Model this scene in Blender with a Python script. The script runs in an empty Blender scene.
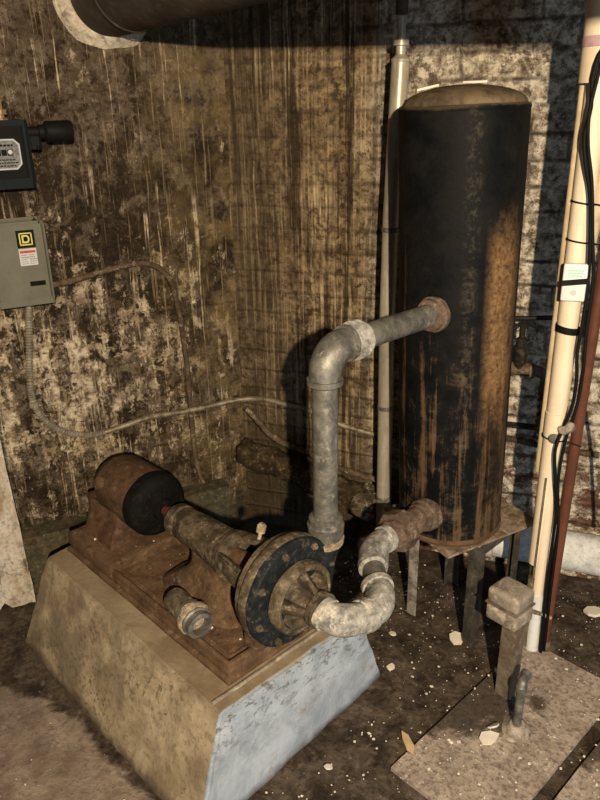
import bpy, bmesh, math, random
from mathutils import Vector, Matrix, noise
random.seed(7)
C = bpy.context.scene.collection
PI = math.pi
V = Vector

# ------------------------------------------------------------------ camera
def cam_matrix(yaw, pitch, roll):
    a, p, r = map(math.radians, (yaw, pitch, roll))
    fw = V((-math.sin(a)*math.cos(p), math.cos(a)*math.cos(p), -math.sin(p)))
    rt = V((math.cos(a), math.sin(a), 0)); up = rt.cross(fw)
    rt2 = rt*math.cos(r) + up*math.sin(r); up2 = -rt*math.sin(r) + up*math.cos(r)
    return Matrix((rt2, up2, -fw)).transposed()
cd = bpy.data.cameras.new('camera'); cam = bpy.data.objects.new('camera', cd); C.objects.link(cam)
cd.sensor_fit = 'VERTICAL'; cd.sensor_height = 36; cd.lens = 715/800*36; cd.clip_start = 0.02
cam.matrix_world = Matrix.Translation((0, 0, 1.55)) @ cam_matrix(20.0, 22.2, -1.15).to_4x4()
bpy.context.scene.camera = cam

# ------------------------------------------------------------------ light
w = bpy.data.worlds.new('world'); bpy.context.scene.world = w; w.use_nodes = True
w.node_tree.nodes['Background'].inputs[0].default_value = (0.50, 0.62, 0.75, 1)
w.node_tree.nodes['Background'].inputs[1].default_value = 0.06
def area(name, loc, target, size, power, col, spread=180):
    l = bpy.data.lights.new(name, 'AREA'); l.size = size; l.energy = power; l.color = col; l.spread = math.radians(spread)
    o = bpy.data.objects.new(name, l); C.objects.link(o); o.location = loc
    o.rotation_euler = (V(target)-V(loc)).to_track_quat('-Z', 'Y').to_euler(); return o
area('bare_bulb_light', (0.45, -0.60, 1.825), (-0.45, 1.9, 0.85), 0.04, 138, (1.0, 0.81, 0.57))
area('cool_fill_light', (1.7, -0.35, 0.95), (-0.3, 1.3, 0.25), 0.5, 17, (0.58, 0.78, 1.0))  # cool fill from low on the right; its source is unseen
vs = bpy.context.scene.view_settings
vs.view_transform = 'Standard'; vs.look = 'None'; vs.gamma = 1; vs.exposure = 0.0; vs.use_curve_mapping = False

# ------------------------------------------------------------------ materials
class N:
    def __init__(s, name):
        s.m = bpy.data.materials.new(name); s.m.use_nodes = True; s.t = s.m.node_tree
        s.b = s.t.nodes['Principled BSDF']; s.co = s.t.nodes.new('ShaderNodeTexCoord')
        s.obj = s.co.outputs['Object']; s.uv = s.co.outputs['UV']
    def lk(s, v, sock):
        if isinstance(v, (int, float)): sock.default_value = v
        elif isinstance(v, (tuple, list)): sock.default_value = tuple(v) + ((1,) if len(v) == 3 and sock.type == 'RGBA' else ())
        else: s.t.links.new(v, sock)
    def map(s, v, scale=(1, 1, 1), loc=(0, 0, 0), rot=(0, 0, 0)):
        n = s.t.nodes.new('ShaderNodeMapping'); s.lk(v, n.inputs[0]); n.inputs['Scale'].default_value = scale
        n.inputs['Location'].default_value = loc; n.inputs['Rotation'].default_value = rot; return n.outputs[0]
    def noise(s, v, scale=5, detail=5, rough=.6, dist=0):
        n = s.t.nodes.new('ShaderNodeTexNoise'); s.lk(v, n.inputs['Vector']); n.inputs['Scale'].default_value = scale
        n.inputs['Detail'].default_value = detail; n.inputs['Roughness'].default_value = rough; n.inputs['Distortion'].default_value = dist
        return n.outputs[0]
    def noisec(s, v, scale=5, detail=3):
        n = s.t.nodes.new('ShaderNodeTexNoise'); s.lk(v, n.inputs['Vector']); n.inputs['Scale'].default_value = scale
        n.inputs['Detail'].default_value = detail; return n.outputs[1]
    def vor(s, v, scale=5, feature='F1'):
        n = s.t.nodes.new('ShaderNodeTexVoronoi'); s.lk(v, n.inputs['Vector']); n.inputs['Scale'].default_value = scale; n.feature = feature
        return n.outputs[0]
    def st(s, v, a, b, lo=0, hi=1):
        n = s.t.nodes.new('ShaderNodeMapRange'); s.lk(v, n.inputs[0]); s.lk(a, n.inputs[1]); s.lk(b, n.inputs[2])
        s.lk(lo, n.inputs[3]); s.lk(hi, n.inputs[4]); return n.outputs[0]
    def ma(s, op, a, b=0.0):
        n = s.t.nodes.new('ShaderNodeMath'); n.operation = op; s.lk(a, n.inputs[0]); s.lk(b, n.inputs[1]); return n.outputs[0]
    def vm(s, op, a, b):
        n = s.t.nodes.new('ShaderNodeVectorMath'); n.operation = op; s.lk(a, n.inputs[0]); s.lk(b, n.inputs[1]); return n.outputs[1 if op == 'DISTANCE' else 0]
    def mix(s, f, a, b, mode='MIX'):
        n = s.t.nodes.new('ShaderNodeMix'); n.data_type = 'RGBA'; n.blend_type = mode
        s.lk(f, n.inputs[0]); s.lk(a, n.inputs[6]); s.lk(b, n.inputs[7]); return n.outputs[2]
    def sep(s, v):
        n = s.t.nodes.new('ShaderNodeSeparateXYZ'); s.lk(v, n.inputs[0]); return n.outputs
    def bump(s, h, strength=.5, dist=.01):
        n = s.t.nodes.new('ShaderNodeBump'); s.lk(h, n.inputs['Height']); n.inputs['Strength'].default_value = strength
        n.inputs['Distance'].default_value = dist; s.t.links.new(n.outputs[0], s.b.inputs['Normal'])
    def out(s, col, rough=.8, metal=0, spec=.3):
        s.lk(col, s.b.inputs['Base Color']); s.lk(rough, s.b.inputs['Roughness']); s.lk(metal, s.b.inputs['Metallic'])
        s.b.inputs['Specular IOR Level'].default_value = spec; return s.m

def plain(name, col, rough=.6, metal=0, spec=.4, var=.25, scale=30, bump=.15):
    spec *= .6
    n = N(name); k = n.noise(n.obj, scale, 4)
    d = tuple(c*(1-var) for c in col); l = tuple(min(1, c*(1+var)) for c in col)
    n.bump(k, bump, .002)
    return n.out(n.mix(n.st(k, .3, .7), d, l), rough, metal, spec)

def grimy(name, a, b, c=None, scale=14, t=(.42, .58), t2=(.58, .66), rough=.75, metal=0, bump=.4, bd=.004, spec=.3, fine=90, stretch=(1, 1, 1)):
    """base a, patches b, flecks c"""
    n = N(name); v = n.map(n.obj, stretch)
    k = n.noise(v, scale, 8, .70, .4); f = n.noise(n.obj, fine, 6, .7); g = n.noise(n.map(n.obj, (1, 1, 1), (9, 2, 4)), fine*.45, 7, .72, .3)
    col = n.mix(n.st(k, *t), a, b)
    if c:
        k2 = n.noise(n.map(v, (1, 1, 1), (3.1, 7.7, 1.3)), scale*1.7, 8, .74, .3)
        col = n.mix(n.st(k2, *t2), col, c)
    w_ = min(1, bump*1.8)
    col = n.mix(n.st(g, .50, .64, 0, .75*w_), col, tuple(x*.22 for x in a))
    col = n.mix(n.st(f, .50, .66, 0, .5*w_), col, tuple(x*.4 for x in b))
    col = n.mix(n.st(g, .44, .34, 0, .5*w_), col, tuple(min(.9, x*1.9) for x in (c or a)))
    n.bump(n.ma('ADD', n.ma('MULTIPLY', k, .6), n.ma('MULTIPLY', n.ma('ADD', f, g), .5)), min(1, bump*1.4), bd*1.3)
    return n.out(col, rough, metal, spec*.45)

def brick_wall(name, left):
    n = N(name); uv = n.uv
    wob = n.vm('SUBTRACT', n.noisec(uv, 9, 3), (.5, .5, .5))
    uvw = n.vm('ADD', uv, n.vm('MULTIPLY', wob, (.030, .018, 0)))
    t = n.t.nodes.new('ShaderNodeTexBrick'); n.lk(uvw, t.inputs['Vector'])
    t.inputs['Scale'].default_value = 1; t.inputs['Brick Width'].default_value = .215; t.inputs['Row Height'].default_value = .0735 if not left else .083
    t.inputs['Mortar Size'].default_value = .007 if left else .010; t.inputs['Mortar Smooth'].default_value = .9; t.inputs['Bias'].default_value = 0
    t.inputs['Color1'].default_value = (.3, .3, .3, 1); t.inputs['Color2'].default_value = (.75, .75, .75, 1); t.inputs['Mortar'].default_value = (.5, .5, .5, 1)
    mort = t.outputs['Fac']; bc = t.outputs['Color']
    u, v, _ = n.sep(uv)
    wa = n.vm('ADD', uv, n.vm('MULTIPLY', n.vm('SUBTRACT', n.noisec(uv, 7, 4), (.5, .5, .5)), (.10, .14, 0)))   # warped coordinates
    wb = n.vm('ADD', uv, n.vm('MULTIPLY', n.vm('SUBTRACT', n.noisec(uv, 22, 4), (.5, .5, .5)), (.035, .05, 0)))
    def nz(vec, sc, stretch=(1, 1, 1), off=(0, 0, 0), det=8, ro=.68): return n.noise(n.map(vec, stretch, off), sc, det, ro)
    big = nz(uv, 2.4, off=(1, 2, 0)); mid = nz(wb, 8); mid2 = nz(wa, 8.5, (1.3, 1, 1), (5, 3, 0), 9, .74); fine = nz(uv, 42, det=6, ro=.75); blot = nz(wb, 24, off=(7, 1, 0), det=9, ro=.74)
    ws = n.vm('ADD', uv, n.vm('MULTIPLY', n.vm('SUBTRACT', n.noisec(n.map(uv, (1, .35, 1)), 22, 4), (.5, .5, .5)), (.010, .05, 0)))
    drip = nz(ws, 1, (22, .8, 1), (0, 0, 0), 6, .66);     thin = nz(ws, 1, (70, 1.3, 1), (4, 9, 0), 5, .65); thin2 = nz(ws, 1, (120, 2.4, 1), (2, 1, 0), 4, .6)
    sm = nz(uv, 3.3, off=(9, 9, 0), det=3)
    def AND(*x):
        o = x[0]
        for k in x[1:]: o = n.ma('MULTIPLY', o, k)
        return o
    def PLUS(*x):
        o = x[0]
        for k in x[1:]: o = n.ma('ADD', o, k)
        return o
    def S(x, k): return n.ma('MULTIPLY', x, k)
    pale = n.mix(n.st(blot, .40, .58), (.33, .245, .155), (.74, .635, .47))
    pale = n.mix(n.st(fine, .47, .60, 0, .7), pale, (.20, .14, .085))
    if left:
        base = n.mix(n.st(blot, .38, .60), (.060, .044, .029), (.185, .146, .102))
        base = n.mix(n.st(fine, .50, .62, 0, .6), base, (.035, .024, .015))
        base = n.mix(n.st(mid2, .46, .58, 0, .75), base, (.105, .074, .043))
        # soot and mould patches, thickest in the middle
        mb = AND(n.st(v, 1.62, 1.38), n.st(v, .75, .95, .45, 1))
        k = PLUS(mid2, S(blot, .5), S(mb, .09))
        base = n.mix(n.st(k, .77, .85, 0, .95), base, n.mix(n.st(fine, .4, .6), (.012, .009, .007), (.045, .028, .016)))
        # bare pale plaster in the lower middle
        pb = AND(n.st(v, .22, .45), n.st(v, 1.22, .95), n.st(u, -.06, -.20))
        k = PLUS(S(nz(wa, 5, (1.9, .45, 1), (2, 8, 0)), .8), S(blot, .38), S(drip, .42), S(fine, .3), S(pb, .10))
        base = n.mix(n.st(k, 1.075, 1.13, 0, .9), base, pale)
        base = n.mix(n.st(fine, .54, .60, 0, .7), base, (.03, .02, .013))
        k = PLUS(S(mid, .8), S(fine, .5), S(pb, .09))
        base = n.mix(n.st(k, .765, .80, 0, .75), base, pale)
        sp = nz(wb, 17, (1.3, .8, 1), (8, 5, 0), 9, .78)
        base = n.mix(AND(n.st(PLUS(sp, S(drip, .3)), .72, .76), n.st(v, 1.32, 1.05, .15, .75)), base, pale)
        base = n.mix(AND(n.st(sp, .47, .42), n.st(v, 1.5, 1.3, .35, .9)), base, (.022, .015, .009))
        # long white lime runs in the middle bay
        runs = nz(ws, 1, (34, .9, 1), (6, 2, 0), 6, .66)
        base = n.mix(AND(n.st(runs, .56, .62), n.st(v, .5, .7), n.st(v, 1.38, 1.2), n.st(PLUS(sm, S(fine, .2)), .56, .64), .85), base, pale)
        # salt runs
        base = n.mix(AND(n.st(thin, .59, .63), n.st(PLUS(sm, S(fine, .15)), .54, .62), .9), base, pale)
        base = n.mix(AND(n.st(thin2, .60, .64), n.st(sm, .58, .50), .5), base, (.36, .27, .165))
        base = n.mix(n.st(nz(wb, 26, (1.4, .6, 1), (3, 3, 0)), .57, .64, 0, .8), base, (.022, .014, .009))
        # olive damp near the corner
        base = n.mix(AND(n.st(u, -.38, -.02), n.st(mid, .42, .6), .55), base, (.26, .19, .085))
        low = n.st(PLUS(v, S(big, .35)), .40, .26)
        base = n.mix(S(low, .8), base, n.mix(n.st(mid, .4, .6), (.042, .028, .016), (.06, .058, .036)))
        md = .16
    else:
        right = n.st(PLUS(u, S(big, .35)), -.45, -.25)
        base = n.mix(n.st(blot, .38, .62), (.085, .055, .030), (.40, .30, .18))
        base = n.mix(n.st(fine, .49, .60, 0, .7), base, (.04, .026, .014))
        base = n.mix(n.st(PLUS(S(drip, .75), S(mid2, .3)), .49, .58, 0, .93), base, (.040, .026, .015))
        base = n.mix(AND(n.st(thin, .52, .62), n.st(PLUS(sm, S(fine, .3)), .56, .72), .85), base, n.mix(n.st(fine, .4, .6), (.40, .30, .17), (.74, .60, .38)))
        base = n.mix(AND(n.st(thin2, .55, .63), n.st(blot, .42, .56), .6), base, (.46, .35, .21))
        base = n.mix(n.st(PLUS(S(mid, .8), S(fine, .4)), .66, .71, 0, .75), base, (.035, .022, .013))
        clean = n.mix(n.st(blot, .40, .56), (.24, .185, .13), (.80, .73, .60))
        clean = n.mix(n.st(mid2, .54, .66, 0, .45), clean, (.30, .23, .165))
        clean = n.mix(n.st(PLUS(S(mid, .7), S(fine, .5)), .65, .72, 0, .85), clean, (.085, .060, .042))
        clean = n.mix(n.st(fine, .49, .60, 0, .75), clean, (.12, .088, .062))
        clean = n.mix(n.st(nz(wb, 17, (1, 1, 1), (8, 5, 0), 9, .78), .45, .40, 0, .8), clean, (.075, .052, .036))
        base = n.mix(S(right, .92), base, clean)
        low = n.st(PLUS(v, S(mid, .35)), .78, .60)
        chips = AND(low, n.st(nz(wb, 7, (1, 1.5, 1)), .51, .56))
        base = n.mix(AND(chips, right), base, n.mix(n.st(fine, .4, .6), (.085, .045, .028), (.17, .085, .052)))
        wet = AND(n.st(PLUS(v, S(big, .5)), .80, .5), n.st(u, -.3, -.5))
        base = n.mix(S(wet, .8), base, n.mix(n.st(mid, .4, .6), (.032, .022, .013), (.07, .052, .028)))
        md = .72
    if not left: md = n.st(u, -.80, -.25, .30, .95)
    base = n.mix(AND(mort, n.st(PLUS(S(mid, .7), S(fine, .3)), .56, .44, .15, 1), md), base, (.045, .032, .022))
    if not left: base = n.mix(AND(n.st(PLUS(u, S(drip, .3)), -.62, -.85), .62), base, (.06, .042, .023))  # dimming towards the corner, painted into the back wall colour
    base = n.mix(.22, base, bc, 'OVERLAY')
    h = PLUS(S(mort, -.30 if not left else -.12), S(mid, .9), S(blot, .8), S(fine, .6))
    n.bump(h, 1.0, .020)
    return n.out(base, n.st(big, .3, .7, .65, .9), 0, .10)

M = {}
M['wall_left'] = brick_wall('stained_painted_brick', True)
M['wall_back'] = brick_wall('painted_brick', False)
# floor
def floor_mat():
    n = N('basement_floor'); p = n.obj
    big = n.noise(p, 3, 6, .65, .4); mid = n.noise(p, 12, 8, .7, .5); fine = n.noise(p, 70, 6, .7)
    dirt = n.mix(n.st(mid, .38, .62), (.024, .017, .012), (.100, .076, .056))
    dirt = n.mix(n.st(fine, .48, .62, 0, .6), dirt, (.018, .013, .010))
    dirt = n.mix(n.st(n.noise(p, 34, 6, .7), .55, .7, 0, .8), dirt, (.15, .12, .095))
    conc = n.mix(n.st(mid, .38, .62), (.15, .115, .088), (.27, .22, .175))
    conc = n.mix(n.st(fine, .50, .62, 0, .6), conc, (.10, .08, .066))
    conc = n.mix(n.st(big, .5, .62, 0, .5), conc, (.11, .085, .065))
    x, y, _ = n.sep(p)
    # signed distance from the long foot of the plinth, measured outwards
    d = n.ma('ADD', n.ma('MULTIPLY', x, -.446), n.ma('MULTIPLY', y, -.895))
    al = n.ma('ADD', n.ma('MULTIPLY', x, .895), n.ma('MULTIPLY', y, -.446))     # along the plinth
    off = n.ma('ADD', d, n.ma('MULTIPLY', n.ma('SUBTRACT', n.noise(p, 8, 6, .65, .6), .5), .14))
    thr = n.st(al, -1.86, -1.56, -.46, -.582)
    m = n.st(n.ma('SUBTRACT', off, thr), 0.0, .02)
    m = n.ma('MULTIPLY', m, n.st(al, -.72, -.80))
    col = n.mix(m, dirt, conc)
    spk = n.st(n.vor(p, 55), .10, .06); sel = n.st(n.noise(p, 20, 2), .56, .60)
    col = n.mix(n.ma('MULTIPLY', n.ma('MULTIPLY', spk, sel), .8), col, (.42, .37, .31))
    n.bump(n.ma('ADD', n.ma('MULTIPLY', mid, n.st(m, 0, 1, 1.4, .5)), n.ma('MULTIPLY', fine, .6)), .7, .010)
    return n.out(col, n.st(m, 0, 1, .62, .85), 0, .15)
M['floor'] = floor_mat()
def slab_mat():
    n = N('dusty_slab'); p = n.obj; x, y, z = n.sep(p)
    mid = n.noise(p, 12, 8, .7, .4); fine = n.noise(p, 70, 6, .75); b = n.noise(p, 7, 8, .72, .6)
    c = n.mix(n.st(mid, .35, .65), (.23, .185, .15), (.42, .355, .295))
    c = n.mix(n.st(fine, .48, .60, 0, .75), c, (.11, .085, .070))
    c = n.mix(n.st(n.noise(p, 40, 6, .7), .60, .66, 0, .8), c, (.50, .44, .37))
    # loose dirt from the dirt floor spreads over the far left part and the joint
    d = n.ma('ADD', b, n.ma('MULTIPLY', n.st(n.vm('DISTANCE', p, (-.01, .34, 0)), .0, .30, 1, 0), .62))
    c = n.mix(n.st(d, .74, .84, 0, .93), c, n.mix(n.st(fine, .4, .6), (.026, .019, .014), (.07, .053, .04)))
    n.bump(n.ma('ADD', mid, n.ma('MULTIPLY', fine, .6)), .8, .008)
    return n.out(c, .9, 0, .2)
M['slab'] = slab_mat()
M['ceiling'] = plain('sooty_ceiling', (.07, .06, .05), .9)
def plinth_mat():
    n = N('plinth_concrete'); p = n.obj
    x, y, z = n.sep(p)
    mid = n.noise(p, 9, 7, .65, .4); fine = n.noise(p, 60, 6, .7); pit = n.noise(n.map(p, (1, 1, 1), (2, 5, 3)), 62, 7, .75)
    c = n.mix(n.st(mid, .38, .62), (.21, .168, .112), (.41, .34, .235))
    c = n.mix(n.st(fine, .50, .66, 0, .55), c, (.10, .08, .05))
    c = n.mix(n.st(n.ma('ADD', n.noise(p, 4, 6, .65, .5), n.ma('MULTIPLY', x, -.12)), .55, .66, 0, .65), c, (.13, .105, .072))
    c = n.mix(n.ma('MULTIPLY', n.st(pit, .54, .60, 0, .8), n.st(n.noise(p, 5, 4), .44, .56)), c, (.095, .08, .05))
    top = n.st(z, .292, .297)
    c = n.mix(top, c, n.mix(n.st(mid, .4, .62), (.17, .125, .08), (.25, .20, .135)))
    blue = n.mix(n.st(mid, .38, .62), (.25, .295, .355), (.39, .445, .52))
    blue = n.mix(n.st(n.noise(n.map(p, (1, 1, 1), (8, 1, 3)), 9, 8, .75, .4), .56, .66, 0, .6), blue, (.22, .19, .14))
    blue = n.mix(n.ma('MULTIPLY', n.st(n.noise(n.map(p, (1, 1, 1.6), (1, 9, 3)), 26, 9, .80, .5), .52, .56), n.st(n.ma('ADD', z, n.ma('MULTIPLY', mid, .12)), .16, .36)), blue, (.10, .095, .08))
    blue = n.mix(n.st(fine, .62, .7, 0, .4), blue, (.28, .29, .29))
    xf = n.ma('MULTIPLY', n.ma('ADD', n.ma('MULTIPLY', y, -.0653), .0111), n.ma('ADD', n.ma('MULTIPLY', z, -3.333), 1.0))
    mb = n.st(n.ma('ADD', n.ma('SUBTRACT', x, xf), n.ma('MULTIPLY', n.ma('SUBTRACT', fine, .5), .016)), -.011, -.008)
    mb = n.ma('MULTIPLY', mb, n.st(n.ma('ADD', z, n.ma('MULTIPLY', n.ma('SUBTRACT', mid, .5), .05)), .300, .290))
    c = n.mix(mb, c, blue)
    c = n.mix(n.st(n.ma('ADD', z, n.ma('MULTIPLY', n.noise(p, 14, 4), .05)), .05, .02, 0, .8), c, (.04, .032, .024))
    n.bump(n.ma('ADD', n.ma('MULTIPLY', mid, .8), n.ma('MULTIPLY', n.ma('ADD', fine, pit), .4)), .5, .008)
    return n.out(c, .85, 0, .12)
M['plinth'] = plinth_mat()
M['rust'] = grimy('flaking_rust', (.125, .078, .046), (.075, .044, .025), (.20, .14, .088), 12, (.42, .6), (.60, .70), .8, 0, .25, .006)
M['rust_dust'] = grimy('rust_dust', (.110, .070, .040), (.060, .037, .022), (.20, .145, .09), 20, (.45, .6), (.6, .7), .9, 0, .35, .005)
M['grease'] = grimy('greasy_iron', (.115, .090, .060), (.045, .034, .023), (.185, .155, .11), 19, (.42, .58), (.55, .66), .6, 0, .6, .004, .35)
M['dark_iron'] = grimy('dark_cast_iron', (.014, .018, .022), (.008, .010, .012), (.075, .062, .044), 24, (.4, .6), (.57, .68), .65, 0, .5, .003, .3)
M['motor'] = grimy('motor_rust', (.105, .062, .036), (.060, .035, .021), (.15, .10, .062), 14, (.42, .6), (.6, .7), .75, 0, .35, .004)
M['motor_end'] = grimy('motor_black', (.006, .006, .006), (.004, .004, .004), (.035, .02, .013), 20, (.42, .6), (.60, .70), .75, 0, .2, .003, .15)
M['galv'] = grimy('aged_galvanised_pipe', (.195, .188, .165), (.095, .093, .086), (.32, .30, .25), 26, (.4, .6), (.58, .66), .5, .45, .25, .002, .5)
M['elbow'] = grimy('mineral_crusted_elbow', (.33, .32, .29), (.14, .14, .135), (.52, .475, .39), 15, (.46, .60), (.55, .64), .65, .1, .5, .003, .35)
M['crust'] = grimy('white_mineral_crust', (.46, .38, .27), (.24, .19, .13), (.12, .09, .06), 50, (.42, .6), (.6, .7), .9, 0, .9, .008)
M['union'] = grimy('rusty_union', (.135, .098, .072), (.075, .05, .036), (.23, .175, .13), 22, (.42, .6), (.58, .68), .7, .1, .4, .003)
def tank_mat():
    n = N('tank_black_paint'); p = n.obj; x, y, z = n.sep(p)
    st_ = n.noise(n.map(p, (9, 9, 1.0)), 1, 7, .65, .3); mid = n.noise(p, 13, 8, .72, .4); fine = n.noise(p, 80, 5, .7)
    c = n.mix(n.st(mid, .4, .65), (.0032, .0038, .0046), (.0085, .0082, .0078))
    ang = n.t.nodes.new('ShaderNodeMath'); ang.operation = 'ARCTAN2'; n.lk(y, ang.inputs[0]); n.lk(x, ang.inputs[1]); A = ang.outputs[0]
    # rust run on the right hand flank
    flank = n.ma('MULTIPLY', n.st(A, -1.02, -.80), n.st(A, -.12, -.45))
    rr = n.ma('MULTIPLY', flank, n.st(n.ma('ADD', z, n.ma('MULTIPLY', n.ma('SUBTRACT', mid, .5), .3)), .95, .84))
    rr = n.ma('MULTIPLY', rr, n.st(n.ma('ADD', z, n.ma('MULTIPLY', n.ma('SUBTRACT', st_, .5), 1.3)), .45, .62, .12, 1))
    rr = n.ma('MULTIPLY', rr, n.st(n.ma('ADD', n.ma('MULTIPLY', mid, .5), n.ma('MULTIPLY', st_, .5)), .40, .50))
    c = n.mix(n.ma('MULTIPLY', rr, .92), c, n.mix(n.st(fine, .35, .65), (.075, .042, .020), (.23, .135, .065)))
    # streaks and scabs, heavier towards the foot
    low = n.st(z, .95, .05, 0, .11)
    s2 = n.ma('ADD', n.ma('ADD', n.ma('MULTIPLY', st_, .7), n.ma('MULTIPLY', mid, .35)), low)
    s3 = n.noise(n.map(p, (30, 30, 1.6), (2, 1, 0)), 1, 7, .7, .2)
    c = n.mix(n.ma('MULTIPLY', n.st(n.ma('ADD', n.ma('MULTIPLY', s3, .8), n.ma('ADD', n.ma('MULTIPLY', mid, .25), low)), .625, .70), n.st(z, 1.0, .5, .15, .9)), c, (.095, .058, .032))
    c = n.mix(n.st(s2, .68, .74, 0, .65), c, (.070, .045, .027))
    c = n.mix(n.st(n.ma('ADD', n.ma('ADD', n.ma('MULTIPLY', mid, .5), n.ma('MULTIPLY', fine, .3)), low), .52, .60, 0, .6), c, (.085, .066, .042))
    # vertical highlight at the front, painted in as a mottled pale line
    fr = n.ma('MULTIPLY', n.st(A, -1.42, -1.28), n.st(A, -1.08, -1.22))
    c = n.mix(n.ma('MULTIPLY', fr, n.st(n.ma('ADD', n.ma('MULTIPLY', mid, .5), n.ma('MULTIPLY', fine, .5)), .50, .62, 0, .45)), c, (.085, .075, .053))
    # rusty ring on the shoulder
    sh = n.st(n.ma('ADD', z, n.ma('MULTIPLY', mid, .025)), 1.186, 1.194)
    c = n.mix(sh, c, n.mix(n.st(mid, .4, .6), (.145, .108, .068), (.060, .043, .028)))
    base_ = n.st(n.ma('ADD', z, n.ma('MULTIPLY', mid, .07)), .065, .045)
    c = n.mix(n.ma('MULTIPLY', base_, .8), c, (.10, .055, .03))
    n.bump(n.ma('ADD', mid, n.ma('MULTIPLY', fine, .4)), .35, .004)
    return n.out(c, n.st(mid, .3, .7, .45, .75), 0, .07)
M['tank'] = tank_mat()
M['steel_plate'] = grimy('stand_plate', (.26, .21, .155), (.14, .095, .06), (.4, .34, .26), 20, rough=.7, bump=.3)
M['angle_iron'] = grimy('stand_iron', (.07, .06, .05), (.035, .035, .03), (.13, .115, .09), 18, rough=.65, bump=.3)
M['pale_iron'] = grimy('pale_leg', (.30, .28, .25), (.12, .105, .09), (.42, .4, .37), 20, rough=.7, bump=.3)
M['cream'] = grimy('cream_pvc', (.66, .565, .43), (.58, .48, .35), (.40, .29, .18), 9, (.45, .62), (.66, .74), .38, 0, .05, .001, .5, 60, (1, 1, .25))
M['cream_edge'] = grimy('aged_pvc', (.42, .35, .24), (.34, .27, .17), None, 12, rough=.5, bump=.1)
M['white_pvc'] = grimy('white_pvc', (.62, .64, .63), (.52, .52, .50), (.3, .27, .22), 12, (.45, .62), (.70, .76), .4, 0, .08, .001, .5)
M['white_pipe'] = grimy('white_wrapped_pipe', (.60, .61, .60), (.47, .47, .46), (.22, .22, .2), 11, (.45, .62), (.66, .72), .7, 0, .3, .003)
M['purple'] = plain('primer_stain', (.36, .24, .26), .5)
M['black'] = plain('black_rubber', (.006, .006, .006), .6, 0, .15)
M['red_pipe'] = grimy('red_oxide_pipe', (.115, .043, .027), (.075, .029, .019), (.04, .02, .014), 12, rough=.55, bump=.15, stretch=(1, 1, .3), t2=(.64, .72))
M['box_grey'] = grimy('grey_enamel', (.125, .125, .095), (.105, .102, .078), (.06, .05, .035), 8, (.4, .65), (.66, .76), .6, 0, .06, .001, .25)
M['box_dark'] = plain('dark_slot', (.006, .006, .005), .7, 0, .1)
M['teal'] = grimy('blue_black_enamel', (.005, .009, .012), (.004, .006, .008), (.02, .02, .018), 14, t2=(.66, .74), rough=.6, bump=.08, spec=.2)
M['silver'] = plain('silver_label', (.13, .135, .14), .6, 0, .3, .5, 160, .1)
M['label_line'] = plain('pale_print', (.40, .41, .40), .5)
M['yellow'] = plain('label_yellow', (.50, .46, .12), .5, var=.1)
M['label_black'] = plain('label_black', (.005, .0055, .005), .7, 0, .15, .1)
M['label_white'] = plain('label_white', (.42, .42, .42), .6, var=.08)
M['label_red'] = plain('label_red', (.36, .05, .035), .6, var=.1)
M['label_ink'] = plain('label_ink', (.16, .17, .18), .6)
M['green_ink'] = plain('green_ink', (.20, .52, .36), .6, var=.1)
M['brass'] = plain('brass', (.30, .21, .11), .5, .3, .4)
M['conduit'] = grimy('grimy_conduit', (.27, .235, .17), (.12, .095, .065), (.34, .29, .21), 22, rough=.5, metal=.4, bump=.2)
M['flex'] = grimy('armoured_conduit', (.30, .275, .22), (.17, .15, .115), (.40, .36, .29), 24, rough=.45, metal=.2, bump=.2)
M['old_conduit'] = grimy('stained_conduit', (.11, .078, .05), (.055, .038, .025), (.30, .24, .16), 14, rough=.75, bump=.4)
M['galv_bright'] = grimy('bright_galvanised', (.40, .37, .30), (.25, .225, .18), (.50, .50, .48), 14, (.42, .6), (.6, .68), .38, .3, .12, .001, .5, 60, (1, 1, .2))
M['lagging'] = grimy('torn_lagging', (.070, .050, .028), (.028, .019, .011), (.16, .12, .075), 14, (.4, .6), (.60, .68), .95, 0, 1, .012)
M['plaster'] = grimy('plaster_collar', (.62, .55, .44), (.44, .37, .28), (.08, .06, .04), 22, (.42, .6), (.63, .67), .85, 0, .7, .006)
M['torn'] = grimy('torn_plaster', (.13, .10, .065), (.055, .04, .024), (.50, .42, .30), 20, (.4, .6), (.56, .62), .9, 0, 1, .01)
M['overhead'] = grimy('overhead_pipe', (.075, .058, .045), (.045, .034, .027), (.16, .13, .1), 9, (.42, .6), (.68, .74), .7, 0, .2, .003)
M['board'] = grimy('peeling_white_board', (.50, .46, .39), (.30, .22, .14), (.085, .06, .042), 9, (.45, .62), (.57, .63), .8, 0, .5, .005, stretch=(1, 1, .4))
M['chip'] = plain('paint_chip', (.62, .57, .48), .8, var=.12)
M['wood'] = plain('split_wood', (.45, .32, .19), .8, var=.2)
M['jbox'] = grimy('dusty_box', (.27, .235, .19), (.20, .17, .135), (.42, .37, .29), 20, (.42, .6), (.54, .62), .75, .1, .3, .003)
M['strut'] = grimy('rusty_strut', (.15, .13, .10), (.10, .07, .045), (.24, .17, .11), 14, rough=.65, bump=.3)
M['mortar_lump'] = grimy('mortar_lump', (.34, .29, .24), (.24, .2, .16), None, 20, rough=.9, bump=.6)
M['valve_dark'] = grimy('dark_valve', (.013, .012, .011), (.022, .019, .015), (.11, .09, .07), 30, rough=.55, metal=.2, bump=.3)
M['kerb'] = grimy('mossy_footing', (.055, .055, .035), (.085, .065, .038), (.13, .11, .075), 10, rough=.9, bump=.6)

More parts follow.
